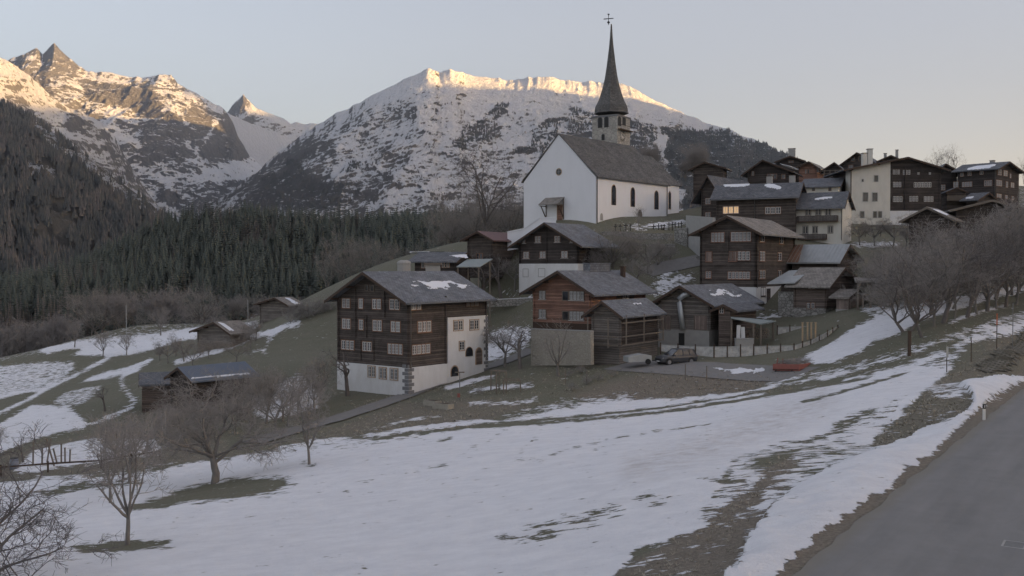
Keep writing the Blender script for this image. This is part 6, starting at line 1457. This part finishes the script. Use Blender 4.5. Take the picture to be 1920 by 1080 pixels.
netfence('rear netting fence behind the muddy yard',[C6(1180,500),C6(1360,503),C6(1500,505),C6(1640,490)],[119,119,118.5,116],[C6(0,y)[1] for y in (436,430,425,418)])
for x in (1362,1398,1425,1456):
    a=P(*C6(x,530 if x<1400 else 515),112); b=P(*C6(x,406),112); o=root('timber_post',tuple(a),'fresh light timber post standing in the yard frame','post','fresh timber posts in the yard')
    MB().beam(a-UP*.3,b,.16).build('shaft',M['newwood'],o); MB().cbox(b+UP*.05,.24,.24,.08).build('head',M['newwood'],o)
def leanbrace():
    a=P(*C6(1440,530),110.5);b=P(*C6(1485,585),109); o=root('diagonal_brace',tuple(b),'slanting timber brace propping the netting fence','post'); MB().beam(a,b-UP*.2,.12).beam(P(*C6(1440,520),110.5),P(*C6(1442,570),110.5),.12).build('strut',M['timber'],o)
leanbrace()
# yard things
q=P(*C6(948,565),111); o=root('concrete_block',tuple(q),'pale concrete trough under the lean-to','trough'); w=P(*C6(1010,565),111).x-P(*C6(885,565),111).x; h=P(*C6(948,522),111).z-q.z
mb=MB().cbox((q.x,q.y+.4,q.z+h/2-.2),w,.9,h+.4); mb.build('basin',M['concrete'],o); MB().cbox((q.x,q.y+.4,q.z+h+.035),w+.1,1.0,.06).build('rim',M['concrete'],o)
q=P(*C6(920,520),112); o=root('white_sack',tuple(q),'white wrapped bundle standing on the trough','bundle'); MB().box(q-Vector((.5,0,0)),(.42,.1,0),(0,.3,0),(0.05,0,1.55)).box(q+Vector((.05,0,0)),(.4,-.05,0),(0,.3,0),(-.05,0,1.35)).build('wrap',M['white'],o)
q=P(*C6(1050,515),113); o=root('firewood_stack',tuple(q),'stacked split logs beneath the grey sheet shelter','firewood')
mb=MB()
for i in range(9):
    for j in range(5):
        x=q.x-1.1+i*.26+(j%2)*.13; mb.tube([(x,q.y,q.z+.1+j*.24),(x,q.y+.6,q.z+.1+j*.24)],.12,6)
mb.build('logs',M['timber'],o)
# SUV
def paint(name,c,rough=.3):
    s=NT(name); s.col(c); s.b.inputs['Roughness'].default_value=rough; s.b.inputs['Metallic'].default_value=.0; s.b.inputs['Coat Weight'].default_value=.3; return s.m
M['suvpaint']=paint('grey_car_paint',(.06,.062,.068)); M['tyre']=plain('tyre_rubber',(.015,.015,.015),.8,.2,8); M['rim']=plain('alloy',(.25,.25,.26),.35,.1,3,metal=.7); M['lamp']=plain('lamp_glass',(.5,.52,.55),.2,.1,3); M['tail']=plain('tail_glass',(.25,.02,.02),.3,.1,3)
def car(loc,rz,label,mat,L=4.45,Wd=1.8,zoff=0):
    r=empty('parked_car',loc,label,'car'); r.rotation_euler=(0,0,rz); h=L/2
    def sec(x0,x1,z): return 0
    # body: sections along x with rounded shoulders
    xs=[-h,-h*.97,-h*.9,-h*.6,-h*.2,h*.2,h*.42,h*.7,h*.9,h*.97,h]
    top=[.78,1.0,1.07,1.07,1.05,1.03,1.02,.98,.90,.80,.62]; wd=[.80,.93,.98,1,1,1,1,.98,.93,.84,.72]; bot=[.5,.38,.3,.26,.26,.26,.26,.27,.3,.34,.44]
    vs=[];n=8
    for x,t,w,b in zip(xs,top,wd,bot):
        w*=Wd/2; m=(b+t)/2
        for y,z in ((-w*.9,b),(w*.9,b),(w,b+.12),(w,m+.1),(w*.93,t-.06),(w*.8,t),(-w*.8,t),(-w*.93,t-.06)): vs.append((x,y,z))
        # missing two on the other side are symmetric enough
    # rebuild with ten points
    vs=[]; n=10
    for x,t,w,b in zip(xs,top,wd,bot):
        w*=Wd/2; m=(b+t)/2
        for y,z in ((-w*.9,b),(w*.9,b),(w,b+.12),(w,m+.1),(w*.93,t-.06),(w*.8,t),(-w*.8,t),(-w*.93,t-.06),(-w,m+.1),(-w,b+.12)): vs.append((x,y,z))
    fs=[(i*n+k,(i+1)*n+k,(i+1)*n+(k+1)%n,i*n+(k+1)%n) for i in range(len(xs)-1) for k in range(n)]+[tuple(range(n)),tuple(range((len(xs)-1)*n,len(xs)*n))[::-1]]
    def bld(mb,name,m,par): 
        o=mb.build(name,m,None,loc=(0,0,0)); o.parent=par; return o
    body=bld(MB().add(vs,fs),'body',mat,r)
    a=Wd/2
    lo=[(-h*.93,a*.86,1.0),(h*.46,a*.86,1.0),(h*.46,-a*.86,1.0),(-h*.93,-a*.86,1.0)]; hi=[(-h*.78,a*.66,1.58),(h*.08,a*.68,1.60),(h*.08,-a*.68,1.60),(-h*.78,-a*.66,1.58)]
    bld(MB().add(lo+hi,[(3,2,1,0),(4,5,6,7),(0,1,5,4),(1,2,6,5),(2,3,7,6),(3,0,4,7)]),'window',M['glass'],body)
    bld(MB().add([(x,y,z+.0) for x,y,z in hi]+[(x*.97,y*.93,z+.06) for x,y,z in hi],[(0,1,5,4)[::-1],(1,2,6,5)[::-1],(2,3,7,6)[::-1],(3,0,4,7)[::-1],(7,6,5,4)[::-1]]),'roof',mat,body)
    for s_ in (1,-1):
        for xa,xb in ((h*.46,h*.08),(-h*.18,-h*.2),(-h*.55,-h*.55),(-h*.93,-h*.78)):
            bld(MB().beam((xa,s_*a*.87,1.0),(xb,s_*a*.69,1.6),.07),'pillar',mat,body)
    for s_ in (1,-1):
        for x in (h*.62,-h*.6):
            w=bld(MB().tube([(x,s_*(a-.2),.35),(x,s_*(a+.01),.35)],.36,20),'wheel',M['tyre'],r); bld(MB().tube([(x,s_*(a+.0),.35),(x,s_*(a+.025),.35)],.22,14),'rim',M['rim'],w)
            bld(MB().tube([(x,s_*(a-.3),.38),(x,s_*(a+.004),.38)],.43,20),'wheel_arch',M['tyre'],body)
        bld(MB().cbox((h*.9,s_*a*.62,.75),.14,.42,.15),'headlight',M['lamp'],body); bld(MB().cbox((-h*.95,s_*a*.72,.88),.12,.28,.2),'tail_light',M['tail'],body)
        bld(MB().cbox((h*.34,s_*(a+.08),1.08),.14,.2,.13),'mirror',mat,body)
    bld(MB().cbox((h*.985,0,.6),.08,1.1,.2),'grille',M['tyre'],body); bld(MB().cbox((h*1.0,0,.42),.03,.52,.11),'number_plate',M['white'],body)
    return r
c0=P(1264,683,104.5); z=c0.z
car((c0.x+.2,c0.y,z),RAD(203),'dark grey SUV parked by the netting fence','' or M['suvpaint'])
q=P(1200,684,103); o=root('utility_trailer',tuple(q),'low pale trailer parked in front of the dark SUV','trailer')
MB().prism([q+Vector((-1.2,0,.25)),q+Vector((1.3,.5,.3)),q+Vector((1.3,.5,.85)),q+Vector((.4,.3,1.0)),q+Vector((-1.2,0,.75))],(-.4,1.5,0)).build('body',M['tin'],o)
MB().prism([q+Vector((-1.22,-.01,.74)),q+Vector((.4,.29,1.01)),q+Vector((1.32,.49,.86)),q+Vector((1.32,.49,.92)),q+Vector((.4,.29,1.07)),q+Vector((-1.22,-.01,.80))],(-.4,1.5,0)).build('tarpaulin',M['tin'],o)
MB().tube([q+Vector((.9,.30,.3)),q+Vector((.9,.52,.3))],.3,16).build('wheel',M['tyre'],o); MB().beam(q+Vector((1.3,1.2,.35)),q+Vector((2.0,1.3,.35)),.08).build('drawbar',M['iron'],o)
# red farm trailer with brushwood
A=P(*C6(1148,758),96);B=P(*C6(1338,762),94);Cc=P(*C6(1478,742),98.5); D=A+(Cc-B); o=root('farm_trailer',tuple(A),'red flatbed farm trailer loaded with brushwood','trailer')
M['red']=plain('red_trailer_paint',(.22,.085,.07),.6,.3,4)
for a,b,nm in ((A,B,'side_board'),(B,Cc,'side_board'),(Cc,D,'side_board'),(D,A,'side_board')):
    n=UP.cross(b-a).normalized()*.06; MB().prism([a+UP*.15,b+UP*.15,b+UP*.78,a+UP*.78],n).build(nm,M['red'],o)
MB().prism([A+UP*.2,B+UP*.2,Cc+UP*.2,D+UP*.2],UP*.1).build('bed',M['timber_dark'],o)
for p in (A.lerp(B,.2),A.lerp(B,.8),Cc.lerp(D,.2),Cc.lerp(D,.8)):
    MB().tube([p+Vector((0,.1,0)),p+Vector((0,.32,0))],.26,14).build('wheel',M['tyre'],o)
MB().beam(A+Vector((.3,0,.3)),A+Vector((.55,.2,1.35)),.07).beam(A+Vector((1.0,0,.7)),A+Vector((1.0,.1,1.3)),.07).build('lever',M['red'],o)
br=random.Random(4); ln=[]
for i in range(420):
    u=br.random();v=br.random(); p=np.array(A+(B-A)*(.12+.85*u)+(D-A)*(.08+.84*v))+(0,0,.72+br.random()*.55*(1-abs(u-.5))); d=np.array([br.gauss(0,1),br.gauss(0,1),br.gauss(0,.35)]);d/=np.linalg.norm(d); l=br.uniform(.3,.8)
    ln.append(([p-d*l/2,p+d*l/2+(0,0,.05)],[.02,.01]))
v,f=tubes_np(ln,3); L=np.array(o['_o']); b=np_mesh('brushwood',v-L,f,M['twig_red'],smooth=False); b.parent=o; b['kind']='stuff'
# delineator post on the road edge and snow poles
q=P(1846,788,52); top=P(1846,752,52).z; o=root('marker_post',tuple(q),'white roadside marker post with black band at the asphalt edge','marker post'); h=top-q.z
MB().prism([q+Vector((-.06,0,-.2)),q+Vector((.06,0,-.2)),q+Vector((.06,0,h)),q+Vector((-.06,0,h-.06))],(0,.1,0)).build('shaft',M['white'],o)
MB().cbox(q+Vector((0,.05,h*.72)),.125,.105,.26).build('black_band',M['iron'],o); MB().cbox(q+Vector((0,-.004,h*.72)),.04,.012,.14).build('reflector',M['lamp'],o)
def pole(name,lab,u,vt,vb,d,mat,head=None,w=.07):
    q=P(u,vb,d); q.z=min(q.z,gz(q.x,q.y)+.1); h=P(u,vt,d).z; o=root(name,tuple(q),lab,'pole'); MB().tube([q-UP*.4,(q.x,q.y,h)],w/2,7).build('shaft',M[mat],o)
    if head=='flag': MB().cbox((q.x+.03,q.y-.02,h-.42),.16,.03,.85).build('plate',M['tin'],o)
    if head=='orange': MB().tube([(q.x,q.y,h-1.0),(q.x,q.y,h+.01)],w/2+.012,7).build('orange_tip',M['orange'],o)
    if head=='bar': MB().cbox((q.x+.12,q.y,h),.42,.05,.07).build('cross_bar',M['iron'],o)
    if head=='hook': MB().tube([(q.x,q.y,h),(q.x-.12,q.y,h+.05),(q.x-.02,q.y,h-.3)],.05,6).build('hook',M['tin'],o)
    if head=='sign': MB().cbox((q.x,q.y-.03,h),.95,.04,.12).build('board',M['timber'],o); MB().cbox((q.x-.1,q.y-.05,q.z+.45),.28,.1,.4).build('red_box',M['red'],o)
    return o
pole('snow_pole','thin pole with a pale flat plate on the meadow edge',*(CH(405,485)),CH(0,730)[1],76,'timber_dark','flag') if False else pole('snow_pole','thin pole with a pale flat plate on the meadow edge',1775,650,697,76,'timber_dark','flag')
pole('snow_pole','thin pole with a bent light top further up the bank',1821,632,664,80,'timber_dark','hook')
pole('snow_pole','slender pole with an orange upper part below the pavers',1869,588,635,86,'timber_dark','orange')
pole('snow_pole','grey pole with a short cross bar high on the bank',1899,568,617,88,'gutter','bar')
pole('fence_post','stout wooden post in the grass before the grove',1705,620,654,88,'timber_dark',None,.32)
pole('sign_post','grey post with small board and red box beside the lane',862,698,748,98,'gutter','sign',.09)
pole('mast','thin pale mast standing in the western copse',237,572,628,228,'tin',None,.13)
pole('mast','thin pale mast in the copse near the hay barn',465,562,600,205,'tin',None,.12)
for u,vt,vb,d in ((1285,683,705,97),(1325,686,706,96),(1060,690,722,100),(1100,695,720,100)): pole('marker_stake','short weathered stake along the parking bank',u,vt,vb,d,'timber',None,.1)['group']='stakes along the parking bank'
# tree guards, garden stakes, blocks, drain
def guard(u,v,d,w,h,lab):
    q=P(u,v,d); q.z=gz(q.x,q.y); o=root('tree_guard',tuple(q),lab,'tree guard')
    for dx,dy in ((-w,0),(w,0),(-w,w*1.4),(w,w*1.4)): MB().beam(q+Vector((dx,dy,-.3)),q+Vector((dx,dy,h)),.12).build('post',M['timber'],o)
    for a,b in (((-w,0),(w,0)),((-w,w*1.4),(w,w*1.4)),((-w,0),(-w,w*1.4)),((w,0),(w,w*1.4))): MB().beam(q+Vector((a[0],a[1],h+.04)),q+Vector((b[0],b[1],h+.04)),.09).build('rail',M['timber'],o)
guard(928,714,101,.42,2.0,'tall slatted wooden tree guard beside the lane'); guard(940,724,99,.5,2.2,'second wooden tree guard nearer the field, one post doubled'); guard(960,728,98.5,.85,1.25,'low wide wooden frame right of the tree guards')
M['oldconcrete']=plain('old_concrete',(.27,.25,.21),.95,.3,2)
for (u0,v0,u1,v1,lab) in ((793,760,816,748,'left one of two old concrete troughs lying in the grass'),(810,766,839,752,'right one of two old concrete troughs lying in the grass')):
    a=on_ground(u0,v0);b=on_ground(u1,v0+3); h=.55; d=(b-a); d.z=0; n=Vector((-d.y,d.x,0)).normalized()*.7; o=root('concrete_trough',tuple(a),lab,'trough')
    MB().prism([a-UP*.2,b-UP*.2,b+UP*h,a+UP*h],n).build('basin',M['oldconcrete'],o); MB().prism([a+d*.07+n*.12+UP*(h+.003),b-d*.07+n*.12+UP*(h+.003),b-d*.07+n*.88+UP*(h+.003),a+d*.07+n*.88+UP*(h+.003)],UP*.015).build('water_hollow',M['timber_dark'],o)
for i,(x0,y0,x1,y1) in enumerate([(188,868,185,1002),(238,900,236,1000),(262,850,310,1005),(285,850,262,985),(300,905,325,990),(345,880,345,985),(365,900,366,985),(395,910,392,980)]):
    q=on_ground(*CW(x1,y1)); t=P(*CW(x0,y0),q.y); o=root('garden_stake',tuple(q),'weathered vine stake in the snowy kitchen garden','stake','stakes in the kitchen garden'); MB().beam(q-UP*.2,t,.1).build('shaft',M['timber'],o); MB().cbox(t,.14,.14,.06).build('head',M['timber'],o)
q=on_ground(*CW(80,1020)); o=root('water_barrel',tuple(q),'blue grey barrel beside the garden track','barrel'); MB().tube([q-UP*.1,q+UP*.4,q+UP*.9],[.3,.36,.3],12).build('drum',plain('blue_plastic',(.10,.11,.13),.5,.2,3),o,smooth=True); MB().tube([q+UP*.9,q+UP*.94],.31,12).build('lid',M['iron'],o)
t0,w0=road_st(*P(1905,1020,1)[:2]) if False else (0,0)
x,zr=ray(1902,1022); d=21.5
for _ in range(8): t_0,_ww=road_st(x*d,d); d=(road_z(t_0))/zr
q=Vector((x*d,d,road_z(t_0)+.012)); o=root('drain_grate',tuple(q),'cast iron drain grate set in the road asphalt','drain'); tx=Vector((rtx,rty,0));ty=Vector((rty,-rtx,0))
fr=MB().box(q-tx*.36-ty*.3,tx*.72,ty*.6,UP*.006).build('frame',M['concrete'],o); mb=MB()
for k in range(9): mb.box(q-tx*.3+tx*k*.07-ty*.24+UP*.007,tx*.03,ty*.48,UP*.006)
mb.build('grille',M['gutter'],o)
# kitchen garden fence by the lane at the frame edge
railfence('rail_fence','long low rail fence edging the lower garden track',[(2,893),(90,886),(190,880),(300,862)],.8,(.9,),'timber_dark',step=3.)
# ---------- air ----------
hz=MB().box((-10500,-10000,-240),(21000,0,0),(0,23500,0),(0,0,2650)).build('haze',[bpy.data.materials.new('haze_air')])
hz['kind']='stuff'; hz['label']='thin cold morning haze filling the valley'; hz['category']='haze'
hm=hz.data.materials[0]; hm.use_nodes=True; ht=hm.node_tree; ht.nodes.clear(); ho_=ht.nodes.new('ShaderNodeOutputMaterial'); hv=ht.nodes.new('ShaderNodeVolumePrincipled')
hv.inputs['Color'].default_value=(.80,.88,1,1); hv.inputs['Density'].default_value=4.6e-5; hv.inputs['Anisotropy'].default_value=.86
ht.links.new(hv.outputs[0],ho_.inputs['Volume'])
